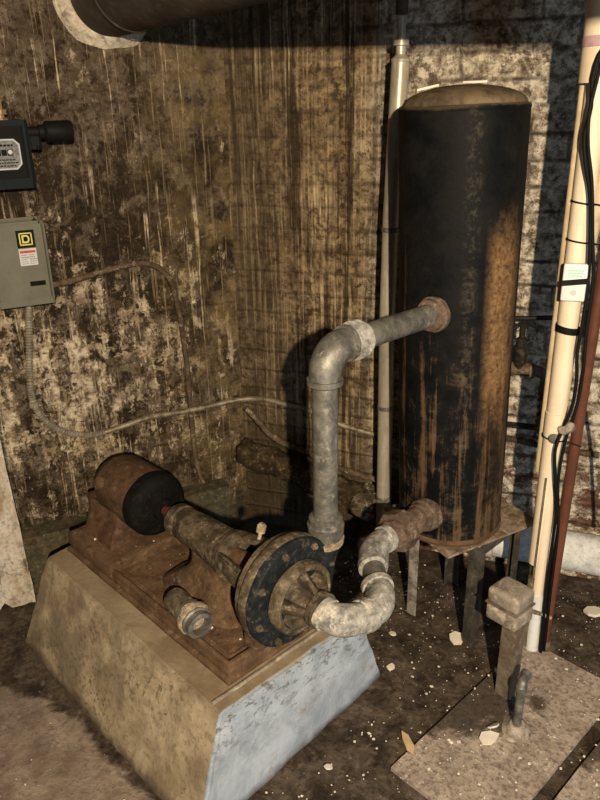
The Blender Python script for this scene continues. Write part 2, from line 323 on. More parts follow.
# ------------------------------------------------------------------ geometry helpers
def link(o): C.objects.link(o); return o
def obj(name, bm, mat, parent=None, loc=None, rotz=0.0, smooth=True, angle=40):
    """bm is in world metres; it is moved into the frame of its parent or of (loc, rotz)."""
    if parent is not None: Mx = parent['_m'] if isinstance(parent, dict) else FR[parent.name]
    elif loc is not None: Mx = Matrix.Translation(loc) @ Matrix.Rotation(rotz, 4, 'Z')
    else: Mx = Matrix.Identity(4)
    bmesh.ops.recalc_face_normals(bm, faces=bm.faces)
    bm.transform(Mx.inverted())
    me = bpy.data.meshes.new(name); bm.to_mesh(me); bm.free()
    if smooth:
        me.polygons.foreach_set('use_smooth', [True]*len(me.polygons))
        me.set_sharp_from_angle(angle=math.radians(angle))
    me.materials.append(M[mat] if isinstance(mat, str) else mat)
    o = link(bpy.data.objects.new(name, me))
    if parent is not None: o.parent = parent
    else: o.matrix_world = Mx
    FR[o.name] = Mx
    return o
FR = {}
def sub(o_parent, name, bm, mat, **k):
    """a sub-part: same frame as its parent mesh"""
    o = obj(name, bm, mat, o_parent, **k); return o
def thing(name, label, cat, loc=(0, 0, 0), rotz=0.0, group=None, tilt=None):
    o = link(bpy.data.objects.new(name, None)); o.empty_display_size = .05
    Mx = Matrix.Translation(loc) @ Matrix.Rotation(rotz, 4, 'Z')
    o.matrix_world = Mx; FR[o.name] = Mx
    o['label'] = label; o['category'] = cat
    if group: o['group'] = group
    return o
def tag(o, label, cat, group=None, kind=None):
    o['label'] = label; o['category'] = cat
    if group: o['group'] = group
    if kind: o['kind'] = kind
    return o
def struct(name, bm, mat, **k):
    o = obj(name, bm, mat, **k); o['kind'] = 'structure'; return o

def frame(d):
    d = V(d).normalized(); a = V((0, 0, 1)) if abs(d.z) < .9 else V((1, 0, 0))
    x = a.cross(d).normalized(); return x, d.cross(x).normalized(), d
def sweep(bm, pts, rad, seg=20, cap=True, x0=None):
    pts = [V(p) for p in pts]; n = len(pts)
    rad = rad if isinstance(rad, (list, tuple)) else [rad]*n
    rings = []; x = None
    for i, p in enumerate(pts):
        d = (pts[min(i+1, n-1)]-pts[max(i-1, 0)])
        if d.length < 1e-9: d = pts[i]-pts[i-1] if i else pts[1]-pts[0]
        d.normalize()
        if x is None: x = frame(d)[0] if x0 is None else V(x0)
        x = (x-d*x.dot(d)).normalized(); y = d.cross(x)
        rings.append([bm.verts.new(p+rad[i]*(x*math.cos(2*PI*k/seg)+y*math.sin(2*PI*k/seg))) for k in range(seg)])
    for a, b in zip(rings, rings[1:]):
        for k in range(seg): bm.faces.new((a[k], a[(k+1) % seg], b[(k+1) % seg], b[k]))
    if cap: bm.faces.new(rings[0]); bm.faces.new(rings[-1])
    return rings
def lathe(bm, A, d, prof, seg=32, cap=True):
    """prof: (t along d, radius)"""
    x, y, d = frame(d); A = V(A); rings = []
    for t, r in prof:
        rings.append([bm.verts.new(A+d*t+max(r, 1e-4)*(x*math.cos(2*PI*k/seg)+y*math.sin(2*PI*k/seg))) for k in range(seg)])
    for a, b in zip(rings, rings[1:]):
        for k in range(seg): bm.faces.new((a[k], a[(k+1) % seg], b[(k+1) % seg], b[k]))
    if cap: bm.faces.new(rings[0]); bm.faces.new(rings[-1])
def smooth_path(pts, step=.012):
    pts = [V(p) for p in pts]; out = []
    P = [pts[0]*2-pts[1]]+pts+[pts[-1]*2-pts[-2]]
    for i in range(1, len(P)-2):
        a, b, c, d = P[i-1:i+3]; n = max(2, int((c-b).length/step))
        for k in range(n):
            t = k/n
            out.append(.5*((2*b)+(c-a)*t+(2*a-5*b+4*c-d)*t*t+(3*b-a-3*c+d)*t**3))
    out.append(pts[-1]); return out
def arc(P0, corner, P1, n=12):
    """rounded corner: quadratic-ish circular arc from P0 to P1 with tangents through corner"""
    P0, Cn, P1 = V(P0), V(corner), V(P1); o = []
    for i in range(n+1):
        t = i/n; k = 2*t*(1-t)
        wv = .7071*1.0
        w0, w1, w2 = (1-t)**2, k*wv, t**2
        o.append((P0*w0+Cn*w1+P1*w2)/(w0+w1+w2))
    return o
def box(bm, c, size, axes=None, bev=0.0, seg=2):
    ax = axes or (V((1, 0, 0)), V((0, 1, 0)), V((0, 0, 1)))
    r = bmesh.ops.create_cube(bm, size=1)['verts']
    for v in r:
        v.co = V(c)+ax[0]*(v.co.x*size[0])+ax[1]*(v.co.y*size[1])+ax[2]*(v.co.z*size[2])
    if bev:
        es = list({e for v in r for e in v.link_edges})
        bmesh.ops.bevel(bm, geom=es, offset=bev, segments=seg, profile=.6, affect='EDGES')
def rough(bm, amp=.002, sc=18, seed=0):
    for v in bm.verts:
        v.co += noise.noise_vector(v.co*sc+V((seed, seed*.7, 3)))*amp
def B(): return bmesh.new()
def prism(bm, poly, h):
    """poly: list of 3-D points, extruded by vector h"""
    a = [bm.verts.new(V(p)) for p in poly]; b = [bm.verts.new(V(p)+V(h)) for p in poly]; n = len(a)
    bm.faces.new(a); bm.faces.new(b[::-1])
    for i in range(n): bm.faces.new((a[i], b[i], b[(i+1) % n], a[(i+1) % n]))
def refine(bm, length):
    for _ in range(6):
        es = [e for e in bm.edges if e.calc_length() > length]
        if not es: break
        bmesh.ops.subdivide_edges(bm, edges=es, cuts=1, use_grid_fill=True)

# ------------------------------------------------------------------ frames of the place
K = V((-1.073, 2.30, 0)); AW = math.radians(47)
D = V((math.cos(AW), math.sin(AW), 0)); NW = V((math.sin(AW), -math.cos(AW), 0))
def W(s, off, z): return K - D*s + NW*off + V((0, 0, z))          # s metres from the corner along the left wall
O = V((-.593, 1.078, 0)); AP = math.radians(-26.5)
LX = V((math.cos(AP), math.sin(AP), 0)); LY = V((-math.sin(AP), math.cos(AP), 0)); UZ = V((0, 0, 1))
def L(x, y, z): return O + LX*x + LY*y + V((0, 0, z))             # plinth frame
PA = (LX, LY, UZ); WA = (-D, NW, UZ)

# ------------------------------------------------------------------ shell
def wall(name, fn, u0, u1, z1, mat, uvf, step=.03, amp=.006):
    bm = B(); nu = int((u1-u0)/step); nz = int(z1/step); uvl = bm.loops.layers.uv.new('uv'); g = []
    for i in range(nu+1):
        row = []
        for j in range(nz+1):
            u = u0+(u1-u0)*i/nu; z = z1*j/nz
            o = (noise.noise(V((u*2.2, z*2.2, .3)))*1.0+noise.noise(V((u*9, z*9, 4.3)))*.6)*amp
            e = min(1, (u-u0)/.1) if uvf(1) > 0 or True else 1
            row.append((bm.verts.new(fn(u, o)+V((0, 0, z))), uvf(u), z))
        g.append(row)
    for i in range(nu):
        for j in range(nz):
            q = (g[i][j], g[i+1][j], g[i+1][j+1], g[i][j+1]); f = bm.faces.new([t[0] for t in q])
            for l, t in zip(f.loops, q): l[uvl].uv = (t[1], t[2])
    return struct(name, bm, mat)
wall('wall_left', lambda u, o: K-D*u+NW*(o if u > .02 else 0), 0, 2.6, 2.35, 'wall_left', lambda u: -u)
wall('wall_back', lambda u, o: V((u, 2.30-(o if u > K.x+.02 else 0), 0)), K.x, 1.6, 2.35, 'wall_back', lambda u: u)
bm = B(); nx, ny = 150, 150
g = [[bm.verts.new((-3.0+4.8*i/nx, -1.5+4.0*j/ny, 0)) for j in range(ny+1)] for i in range(nx+1)]
for i in range(nx):
    for j in range(ny):
        bm.faces.new((g[i][j], g[i+1][j], g[i+1][j+1], g[i][j+1]))
for v in bm.verts:
    d = (v.co-L(0, 0, 0)).dot(LX)
    k = min(1, max(0, (v.co.y-.9)/.4))*min(1, max(0, (v.co.x+1.0)/.3))
    v.co.z = -.004+(noise.noise(v.co*7)*.006+noise.noise(v.co*22)*.004)*k-.001
struct('floor', bm, 'floor')
bm = B(); box(bm, (-.7, .45, 2.37), (4.8, 4.0, .04)); struct('ceiling', bm, 'ceiling')
# low footing along the left wall
bm = B(); prism(bm, [W(.10, -.02, -.02), W(2.2, -.02, -.02), W(2.2, .10, -.02), W(.10, .07, -.02)], (0, 0, .235)); refine(bm, .05); rough(bm, .008, 9)
struct('trim_1', bm, 'kerb')

# ------------------------------------------------------------------ concrete plinth
bm = B()
bt = [(-.925, -.095, -.01), (.018, -.105, -.01), (-.028, .60, -.01), (-.93, .60, -.01)]
tp = [(-.865, .0, .30), (0, 0, .30), (0, .472, .30), (-.865, .472, .30)]
a = [bm.verts.new(L(*p)) for p in bt]; b = [bm.verts.new(L(*p)) for p in tp]
bm.faces.new(a[::-1]); bm.faces.new(b)
for i in range(4): bm.faces.new((a[i], a[(i+1) % 4], b[(i+1) % 4], b[i]))
bmesh.ops.bevel(bm, geom=[e for e in bm.edges if e.verts[0] in b and e.verts[1] in b or (e.verts[0].co-e.verts[1].co).z != 0], offset=.007, segments=2, affect='EDGES')
refine(bm, .035); rough(bm, .0035, 14)
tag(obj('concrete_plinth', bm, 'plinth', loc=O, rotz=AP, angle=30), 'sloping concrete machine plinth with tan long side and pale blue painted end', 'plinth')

# groove of old grout along the blue end of the plinth top
bm = B(); box(bm, L(-.036, .20, .303), (.007, .40, .008), PA, .002)
refine(bm, .03); rough(bm, .001, 30)
tag(obj('steel_edge_strip', bm, 'jbox', loc=L(-.022, .2, .3), rotz=AP), 'thin pale metal strip along the blue end edge of the plinth top', 'strip')

# ------------------------------------------------------------------ cast base plate
t = thing('pump_base_plate', 'rusty cast iron base plate with raised rim bolted on the concrete plinth', 'base plate', L(-.45, .235, .30), AP)
bm = B()
x0, x1, y0, y1 = -.85, -.054, .062, .41
box(bm, L((x0+x1)/2, (y0+y1)/2, .305), (x1-x0, y1-y0, .012), PA, .003)
box(bm, L((x0+x1)/2, (y0+y1)/2, .318), (x1-x0-.022, y1-y0-.022, .024), PA, .003)
for (cx, cy, sx, sy) in (((x0+x1)/2, y0+.018, x1-x0-.024, .012), ((x0+x1)/2, y1-.018, x1-x0-.024, .012), (x1-.018, (y0+y1)/2, .012, y1-y0-.026)):
    box(bm, L(cx, cy, .335), (sx, sy, .024), PA, .003)
for yy in (y0+.045, y1-.045): box(bm, L((x0+x1)/2+.1, yy, .329), (x1-x0-.28, .008, .012), PA, .003)
box(bm, L(x1-.045, (y0+y1)/2, .329), (.008, y1-y0-.09, .012), PA, .003)
refine(bm, .03); rough(bm, .0010, 25)
obj('tray', bm, 'rust', t)
bm = B(); box(bm, L(-.722, .236, .341), (.252, .332, .044), PA, .005); refine(bm, .03); rough(bm, .002, 22)
obj('motor_platform', bm, 'rust', t)
for p in ((-.60, .10), (-.82, .10), (-.60, .37), (-.82, .37)):
    bm = B(); lathe(bm, L(p[0], p[1], .352), UZ, [(0, .013), (.004, .013), (.004, .009), (.012, .009), (.014, .005)], 6 if 0 else 12); obj('anchor_bolt', bm, 'rust_dust', t)
# heap of rust scale and grease lying in the tray
bm = B()
nn = 40
for i in range(nn+1):
    for j in range(21):
        x = -.595+.48*i/nn; y = .113+.235*j/20
        h = .3255+max(0, noise.noise(V((x*9, y*9, 1)))*.008+noise.noise(V((x*34, y*34, 1)))*.006)
        e = min(i, nn-i, j, 20-j)
        if e == 0: h = .324
        bm.verts.new(L(x, y, h))
bm.verts.ensure_lookup_table()
for i in range(nn):
    for j in range(20):
        k = i*21+j; bm.faces.new([bm.verts[q] for q in (k, k+21, k+22, k+1)])
o = obj('rust_scale_layer', bm, 'rust_dust', loc=L(-.3, .2, .33), rotz=AP); tag(o, 'layer of crumbly brown rust scale lying in the base plate tray', 'rust scale', kind='stuff')

# ------------------------------------------------------------------ motor
t = thing('electric_motor', 'round brown rusted electric motor with black end bell on the base plate', 'motor', L(-.72, .235, .354), AP)
MC = L(.028, .235, .497)
bm = B(); R = .093
lathe(bm, MC+LX*(-.855), LX, [(0, .03), (.006, .058), (.022, .078), (.045, .088), (.06, R), (.19, R), (.215, R+.001)], 48); rough(bm, .0015, 14)
obj('motor_body', bm, 'motor', t)
bm = B(); lathe(bm, MC+LX*(-.642), LX, [(0, R+.0015), (.03, R+.0015), (.042, R-.004), (.052, R-.016), (.057, R-.04), (.059, .034), (.072, .030), (.074, .02)], 48)
eb = obj('end_bell', bm, 'motor_end', t)
for k in range(6):
    an = 2*PI*k/6+.3; c = MC+LX*(-.588)+LY*(math.cos(an)*.055)+UZ*(math.sin(an)*.055)
    bm = B(); lathe(bm, c, LX, [(0, .007), (.006, .007), (.008, .004)], 10); sub(eb, 'through_bolt', bm, 'motor_end')
bm = B(); lathe(bm, MC+LX*(-.78)-LY*.078+UZ*.038, -LY*.9+UZ*.45, [(0, .022), (.012, .021), (.016, .016), (.017, .0)], 24); obj('oil_cap', bm, 'motor', t)
for sgn in (-1, 1):
    bm = B()
    prism(bm, [MC+LX*-.84+LY*(sgn*.05)-UZ*.143, MC+LX*-.84+LY*(sgn*.125)-UZ*.143, MC+LX*-.84+LY*(sgn*.12)-UZ*.118, MC+LX*-.84+LY*(sgn*.085)-UZ*.03, MC+LX*-.84+LY*(sgn*.06)-UZ*.05], LX*.15)
    refine(bm, .04); rough(bm, .002, 20); obj('mounting_foot', bm, 'motor', t)
bm = B(); box(bm, MC+LX*(-.875)-LY*.035-UZ*.085, (.06, .08, .085), PA, .016); refine(bm, .03); rough(bm, .004, 20); obj('terminal_box', bm, 'motor', t)
bm = B(); lathe(bm, MC+LX*(-.572), LX, [(0, .013), (.075, .013)], 20); lathe(bm, MC+LX*(-.552), LX, [(0, .019), (.004, .021), (.034, .021), (.038, .017)], 20)
obj('shaft', bm, 'red_pipe', t)

# ------------------------------------------------------------------ centrifugal pump
t = thing('centrifugal_pump', 'cast iron centrifugal pump with thick dark round casing on the base plate', 'pump', L(-.2, .235, .335), AP)
bm = B(); lathe(bm, MC+LX*(-.515), LX, [(0, .020), (0, .040), (.01, .046), (.035, .047), (.04, .043), (.05, .046), (.13, .050), (.20, .054), (.235, .056), (.25, .050), (.262, .044)], 40); rough(bm, .003, 16)
obj('bearing_housing', bm, 'grease', t)
# pedestal flowing down to the tray
bm = B()
prof = [(.332, .165, .150), (.345, .160, .140), (.365, .125, .105), (.395, .095, .070), (.425, .085, .052), (.455, .088, .050), (.485, .09, .045)]
rings = []
for z, hx, hy in prof:
    cx = -.33+.04*(z-.332)/.15
    rings.append([bm.verts.new(L(cx+hx*math.copysign(abs(math.cos(q))**.7, math.cos(q)), .235+hy*.62*math.copysign(abs(math.sin(q))**.7, math.sin(q))-0.01, z)) for q in [2*PI*k/28 for k in range(28)]])
for a_, b_ in zip(rings, rings[1:]):
    for k in range(28): bm.faces.new((a_[k], a_[(k+1) % 28], b_[(k+1) % 28], b_[k]))
bm.faces.new(rings[0]); bm.faces.new(rings[-1]); refine(bm, .03); rough(bm, .006, 18)
obj('pedestal', bm, 'rust_dust', t)
# yoke between bearing housing and casing: ring with windows
bm = B()
for an0 in (-35, 55, 145, 235):
    pa = [math.radians(an0+d_) for d_ in range(0, 37, 6)]
    for r0, r1, xx0, xx1 in ((.050, .085, -.262, -.090),):
        inner0 = [MC+LX*xx0+LY*math.cos(q)*r0+UZ*math.sin(q)*r0 for q in pa]
        inner1 = [MC+LX*xx1+LY*math.cos(q)*r1+UZ*math.sin(q)*r1 for q in pa]
        for i in range(len(pa)-1):
            prism(bm, [inner0[i], inner0[i+1], inner1[i+1], inner1[i]], ((inner0[i]+inner0[i+1])/2-MC-LX*xx0).normalized()*.013)
lathe(bm, MC+LX*(-.275), LX, [(0, .036), (0, .062), (.022, .066), (.022, .036)], 36)
lathe(bm, MC+LX*(-.105), LX, [(0, .07), (0, .102), (.022, .104), (.022, .07)], 36)
bmesh.ops.remove_doubles(bm, verts=bm.verts, dist=.0004)
refine(bm, .03); rough(bm, .003, 20); obj('yoke', bm, 'grease', t)
bm = B(); lathe(bm, MC+LX*(-.26), LX, [(0, .022), (.03, .024), (.06, .030), (.07, .030), (.07, .017), (.18, .016)], 24); obj('packing_gland', bm, 'rust', t)
bm = B(); lathe(bm, MC+LX*(-.17)+UZ*.080+LY*.012, UZ*.9+LY*.3, [(0, .005), (.015, .005), (.018, .011), (.036, .012), (.042, .007)], 16); obj('grease_cup', bm, 'crust', t)
# casing: two thick discs and scroll
RC = .134; MC = MC+LX*.010
bm = B(); lathe(bm, MC+LX*(-.115), LX, [(0, .07), (0, RC-.014), (.004, RC-.008), (.024, RC-.006), (.030, RC-.012)], 64); rough(bm, .002, 18)
bp = obj('back_plate', bm, 'grease', t)
bm = B(); lathe(bm, MC+LX*(-.084), LX, [(0, RC-.02), (0, RC), (.003, RC+.002), (.036, RC+.002), (.042, RC-.002), (.044, RC-.012), (.038, RC-.036), (.042, RC-.060), (.042, RC-.085), (.048, RC-.095)], 64); rough(bm, .0018, 18)
cs = obj('volute_casing', bm, 'dark_iron', t)
bm = B(); lathe(bm, MC+LX*(-.086), LX, [(0, RC+.003), (.004, RC+.005), (.022, RC+.005), (.026, RC+.002)], 64, cap=False); rough(bm, .0015, 20); sub(cs, 'rim_band', bm, 'grease')
for k in range(8):
    an = 2*PI*k/8+.25; c = MC+LX*(-.043)+LY*(math.cos(an)*(RC-.014))+UZ*(math.sin(an)*(RC-.014))
    bm = B(); lathe(bm, c, LX, [(0, .0095), (.008, .0095), (.009, .005), (.014, .005)], 6); sub(cs, 'casing_bolt', bm, 'grease')
bm = B(); lathe(bm, MC+LX*(-.035), LX, [(0, .090), (.018, .090), (.026, .087), (.030, .080), (.026, .073), (.0, .070)], 56, cap=False); rough(bm, .002, 20); sub(cs, 'face_ring', bm, 'grease')
bm = B(); lathe(bm, MC+LX*(-.044), LX, [(0, .056), (.02, .047), (.05, .039), (.070, .036), (.076, .036), (.078, .043), (.094, .043), (.096, .035), (.096, .026)], 40); rough(bm, .0015, 20)
sn = obj('suction_nozzle', bm, 'grease', t)
for k in range(5):
    an = .35+2*PI/5*k; rd = LY*math.cos(an)+UZ*math.sin(an); tg = LX.cross(rd).normalized()*.010
    bm = B(); prism(bm, [MC-LX*.04+rd*.030-tg/2, MC-LX*.04+rd*.082-tg/2, MC-LX*.012+rd*.080-tg/2, MC+LX*.030+rd*.040-tg/2, MC+LX*.030+rd*.030-tg/2], tg)
    sub(sn, 'rib', bm, 'grease')
# feet and discharge
for sgn in (-1, 1):
    bm = B(); box(bm, L(-.085, .235+sgn*.055, .350), (.045, .05, .046), PA, .006); refine(bm, .03); rough(bm, .0006, 20); obj('foot', bm, 'rust_dust', t)
bm = B(); sweep(bm, smooth_path([L(-.035, .30, .50), L(-.032, .345, .52), L(-.030, .363, .56), L(-.03, .366, .60)], .01), .036, 28); rough(bm, .002, 20)
obj('discharge_neck', bm, 'dark_iron', t)
bm = B(); lathe(bm, L(-.03, .366, .565), UZ, [(0, .030), (.0, .042), (.015, .044), (.018, .036)], 32)
for v in bm.verts: pass
rough(bm, .004, 30); obj('discharge_flange', bm, 'crust', t)

# ------------------------------------------------------------------ discharge piping
t = thing('discharge_pipe', 'grey galvanised pipe rising from the pump and elbowing over to the black tank', 'pipe', L(-.03, .366, .6), AP)
PR = .0295; RX, RY = -.030, .366; ZT = 1.059
bm = B(); sweep(bm, [L(RX, RY, .585), L(RX, RY, .75), L(RX, RY, .9), L(RX, RY, ZT-.075)], PR, 32); obj('riser', bm, 'galv', t)
bm = B(); lathe(bm, L(RX, RY, .585), UZ, [(0, .034), (0, .041), (.006, .044), (.034, .045), (.038, .041), (.052, .041), (.056, .034)], 32); rough(bm, .001, 30); obj('base_coupling', bm, 'galv', t)
bm = B(); e0 = L(RX, RY, ZT-.082); e1 = L(RX, RY+.078, ZT)
pts = [e0, e0+UZ*.004, e0+UZ*.016, e0+UZ*.0161]+arc(e0+UZ*.020, L(RX, RY, ZT), e1-LY*.020, 14)+[e1-LY*.0161, e1-LY*.016, e1-LY*.004, e1]
rr = [.036, .041, .041, .036]+[.036+.002*math.sin(PI*i/14) for i in range(15)]+[.036, .042, .042, .037]
sweep(bm, pts, rr, 32); obj('elbow', bm, 'galv', t)
bm = B(); lathe(bm, L(RX, RY+.090, ZT), LY, [(-.012, .032), (-.008, .037), (0, .038), (.002, .046), (.018, .047), (.022, .041), (.034, .040), (.036, .032)], 10 if 0 else 32); obj('union_collar', bm, 'elbow', t)
bm = B(); sweep(bm, [L(RX, RY+.07, ZT), L(RX, RY+.2, ZT), L(RX, .80, ZT)], PR, 32); obj('horizontal_run', bm, 'galv', t)
bm = B(); lathe(bm, L(RX, .755, ZT), LY, [(-.016, .033), (-.014, .040), (0, .041), (.002, .046), (.016, .046), (.018, .040), (.024, .040), (.030, .049), (.050, .051)], 32); rough(bm, .0015, 30); obj('tank_flange', bm, 'union', t)

# ------------------------------------------------------------------ suction piping
t = thing('suction_pipe', 'crusted pale pipe of fat elbows curling from pump face to foot of the tank', 'pipe', L(.12, .26, .5), AP)
zc = .484
P1 = V(L(.125, .235, .497)); 
def fitting(name, a, c, b, r, mat, collar=.006, n=14, parent=t):
    a, c, b = V(a), V(c), V(b); da = (c-a).normalized(); db = (b-c).normalized(); bm = B()
    pts = [a, a+da*.003, a+da*.018, a+da*.0185]+arc(a+da*.022, c, b-db*.022, n)+[b-db*.0185, b-db*.018, b-db*.003, b]
    rr = [r, r+collar, r+collar, r]+[r+.003*math.sin(PI*i/n) for i in range(n+1)]+[r, r+collar, r+collar, r]
    sweep(bm, pts, rr, 32); rough(bm, .0015, 30); return obj(name, bm, mat, parent)
bm = B(); sweep(bm, [L(.07, .235, .497), L(.11, .235, .496)], .029, 28); obj('nipple', bm, 'grease', t)
fitting('elbow', L(.085, .235, .496), L(.140, .238, .488), L(.143, .318, .470), .0345, 'elbow', .005)
fitting('elbow', L(.143, .312, .470), L(.143, .385, .462), L(.082, .428, .466), .0345, 'elbow', .005)
bm = B(); sweep(bm, [L(.10, .415, .465), L(.0, .500, .473)], .0285, 28); rough(bm, .001, 30); obj('nipple', bm, 'galv', t)
fitting('elbow', L(.040, .466, .470), L(-.022, .518, .476), L(-.022, .600, .474), .0325, 'elbow', .005)
bm = B(); sweep(bm, [L(-.022, .59, .474), L(-.026, .80, .470)], .030, 28); obj('nipple', bm, 'union', t)
bm = B(); lathe(bm, L(-.023, .620, .474), LY, [(-.008, .033), (-.006, .040), (.004, .043), (.005, .058), (.045, .058), (.046, .044), (.058, .041), (.062, .033)], 8); obj('union_nut', bm, 'union', t, angle=20)
bm = B(); lathe(bm, L(-.024, .690, .472), LY, [(0, .034), (.002, .038), (.022, .038), (.024, .035), (.044, .036), (.047, .041), (.060, .042), (.064, .047), (.09, .050)], 32); rough(bm, .0015, 30); obj('tank_nozzle', bm, 'union', t)

# ------------------------------------------------------------------ loose fitting on the base
t = thing('loose_pipe_nipple', 'short greasy pipe stub with crusted coupling lying loose in the tray', 'pipe fitting', L(-.27, .10, .35), AP)
ld = (LX*.92+LY*-.10+UZ*-.02).normalized(); la = L(-.330, .108, .376)
bm = B(); lathe(bm, la, ld, [(0, .020), (0, .031), (.01, .033), (.070, .033), (.074, .030), (.074, .024), (.004, .019)], 30); rough(bm, .002, 24); obj('stub', bm, 'grease', t)
bm = B(); lathe(bm, la+ld*.070, ld, [(0, .030), (.002, .038), (.045, .039), (.048, .034), (.066, .035), (.068, .031), (.068, .024), (.002, .024)], 30, cap=False); rough(bm, .0012, 30); obj('coupling', bm, 'galv', t)
bm = B(); lathe(bm, la+ld*.085, ld, [(0, .039), (.006, .043), (.020, .043), (.027, .039)], 30); rough(bm, .005, 45); obj('crust_band', bm, 'crust', t)
bm = B(); prism(bm, [L(-.42, .165, .347), L(-.395, .150, .347), L(-.335, .165, .347), L(-.345, .205, .347), L(-.385, .212, .347), L(-.425, .19, .347)], (0, 0, .014)); lathe(bm, L(-.40, .175, .358), UZ, [(0, .014), (.012, .013), (.012, .008)], 16)
refine(bm, .02); rough(bm, .002, 25)
tag(obj('pipe_bracket', bm, 'grease', loc=L(-.38, .18, .347), rotz=AP), 'small greasy lug plate lying beside the loose pipe stub', 'bracket')

# ------------------------------------------------------------------ tank stand and tank
t = thing('tank_stand', 'dark angle iron stand with square top plate under the black tank', 'stand', (-.19, 1.95, 0), math.radians(63.5))
S0 = V((-.20, 1.975, 0)); pe1 = V((.656, .755, 0)); pe2 = V((-.755, .656, 0))
bm = B(); F0 = V((-.196, 1.738, .362)); prism(bm, [F0, F0+pe1*.36, F0+pe1*.36+pe2*.31, F0+pe2*.31], (0, 0, .007)); refine(bm, .05); rough(bm, .0012, 15)
obj('top_plate', bm, 'steel_plate', t)
lg = [V((-.118, 1.818, 0)), V((-.338, 1.925, 0)), V((-.231, 2.135, 0)), V((-.013, 2.03, 0))]
cen = sum(lg, V())/4
for i, p in enumerate(lg):
    sx = 1 if (p-cen).dot(LX) > 0 else -1; sy = 1 if (p-cen).dot(LY) > 0 else -1
    bm = B(); h = .362
    box(bm, p-LX*sx*.016+V((0, 0, h/2)), (.034, .005, h), PA, .001); box(bm, p-LY*sy*.016+V((0, 0, h/2)), (.005, .034, h), PA, .001)
    o = obj('leg', bm, 'pale_iron' if i == 1 else 'angle_iron', t)
for i in range(4):
    a_, b_ = lg[i], lg[(i+1) % 4]; m = (a_+b_)/2; d_ = (b_-a_); ln = d_.length; d_.normalize()
    bm = B(); box(bm, m+V((0, 0, .345)), (ln, .005, .032), (d_, UZ.cross(d_), UZ), .001); obj('cross_rail', bm, 'angle_iron', t)

TA = V((-.224, 1.925, .369)); TB = V((-.258, 1.925, 1.60)); TD = (TB-TA).normalized()
rot = V((0, 0, 1)).rotation_difference(TD).to_matrix().to_4x4()
t = link(bpy.data.objects.new('pressure_tank', None)); t.empty_display_size = .05
t.matrix_world = Matrix.Translation(TA) @ rot; FR[t.name] = t.matrix_world.copy()
tag(t, 'tall black cylindrical tank streaked with orange rust on an iron stand', 'tank')
bm = B(); r = .159
prof = [(.0, .08), (.0, .135), (.004, .146), (.018, .150)]+[(.04+i*.045, .151+.008*i/25) for i in range(26)]+[(1.172, r), (1.178, r-.001), (1.182, r-.006)]
prof += [(1.182+.046*math.sin(q), (r-.008)*math.cos(q)) for q in [PI/2*i/10 for i in range(11)]]
lathe(bm, TA, TD, prof, 72); rough(bm, .0010, 7); obj('shell', bm, 'tank', t)
bm = B(); lathe(bm, TA+TD*1.168, TD, [(0, r), (.002, r+.0012), (.008, r+.0012), (.011, r-.002)], 72, cap=False); obj('top_rim', bm, 'tank', t)
bm = B(); lathe(bm, TA+TD*.012, TD, [(0, r-.009), (.003, r-.005), (.012, r-.005), (.015, r-.010)], 72, cap=False); obj('foot_rim', bm, 'rust', t)

for k, (c, ax, sz, lab) in enumerate([((-.345, 1.905, 1.5905), V((.94, .34, .20)), (.055, .018, .006), 'pale splinter of paint at the left of the tank top'),
                                    ((-.235, 1.955, 1.6015), V((1, -.1, 0)), (.06, .022, .006), 'pale flake lying at the middle of the tank top')]):
    bm = B(); ax = ax.normalized(); ay = UZ.cross(ax).normalized(); box(bm, c, sz, (ax, ay, ax.cross(ay)), .002)
    tag(obj('paint_flake', bm, 'chip', loc=c), lab, 'flake', 'flakes on the tank top')

# ------------------------------------------------------------------ wall boxes on the left wall
t = thing('disconnect_switch', 'grey metal electrical box with black and yellow square logo on the left wall', 'electrical box', W(.71, 0, 1.03), math.atan2(NW.y, NW.x)+PI/2)
bm = B(); box(bm, W(.722, .060, 1.143), (.138, .10, .212), WA, .012, 3); obj('enclosure', bm, 'box_grey', t)
bm = B(); box(bm, W(.722, .117, 1.143), (.146, .018, .205), WA, .009, 3); dr = obj('cover', bm, 'box_grey', t)
bm = B(); box(bm, W(.722, .092, 1.030), (.152, .086, .011), WA, .004); obj('bottom_lip', bm, 'box_grey', t)
def lab(parent, name, s, z, ws, hs, off, mat, th=.0012, dz=0):
    bm = B(); box(bm, W(s, off, z), (ws, th, hs), WA); return obj(name, bm, mat, parent, smooth=False)
zf = .1265
lg_ = lab(dr, 'logo_plate', .697, 1.214, .050, .050, zf, 'label_black')
def ringl(parent, s, z, wo, wi, off, mat):
    bm = B(); h = wo/2; g_ = (wo-wi)/4
    for dx, dz_, sx, sz in ((0, h-g_, wo, g_*2), (0, -h+g_, wo, g_*2), (h-g_, 0, g_*2, wo-.0001), (-h+g_, 0, g_*2, wo-.0001)):
        box(bm, W(s+dx, off, z+dz_), (sx, .001, sz), WA)
    return bm
# the two nested marks sit on the sticker
b1 = ringl(None, .697, 1.214, .036, .029, zf+.0012, 'yellow'); 
for q in ((.6865, .026), ):
    pass
bm = b1
c0 = (.697, 1.214)
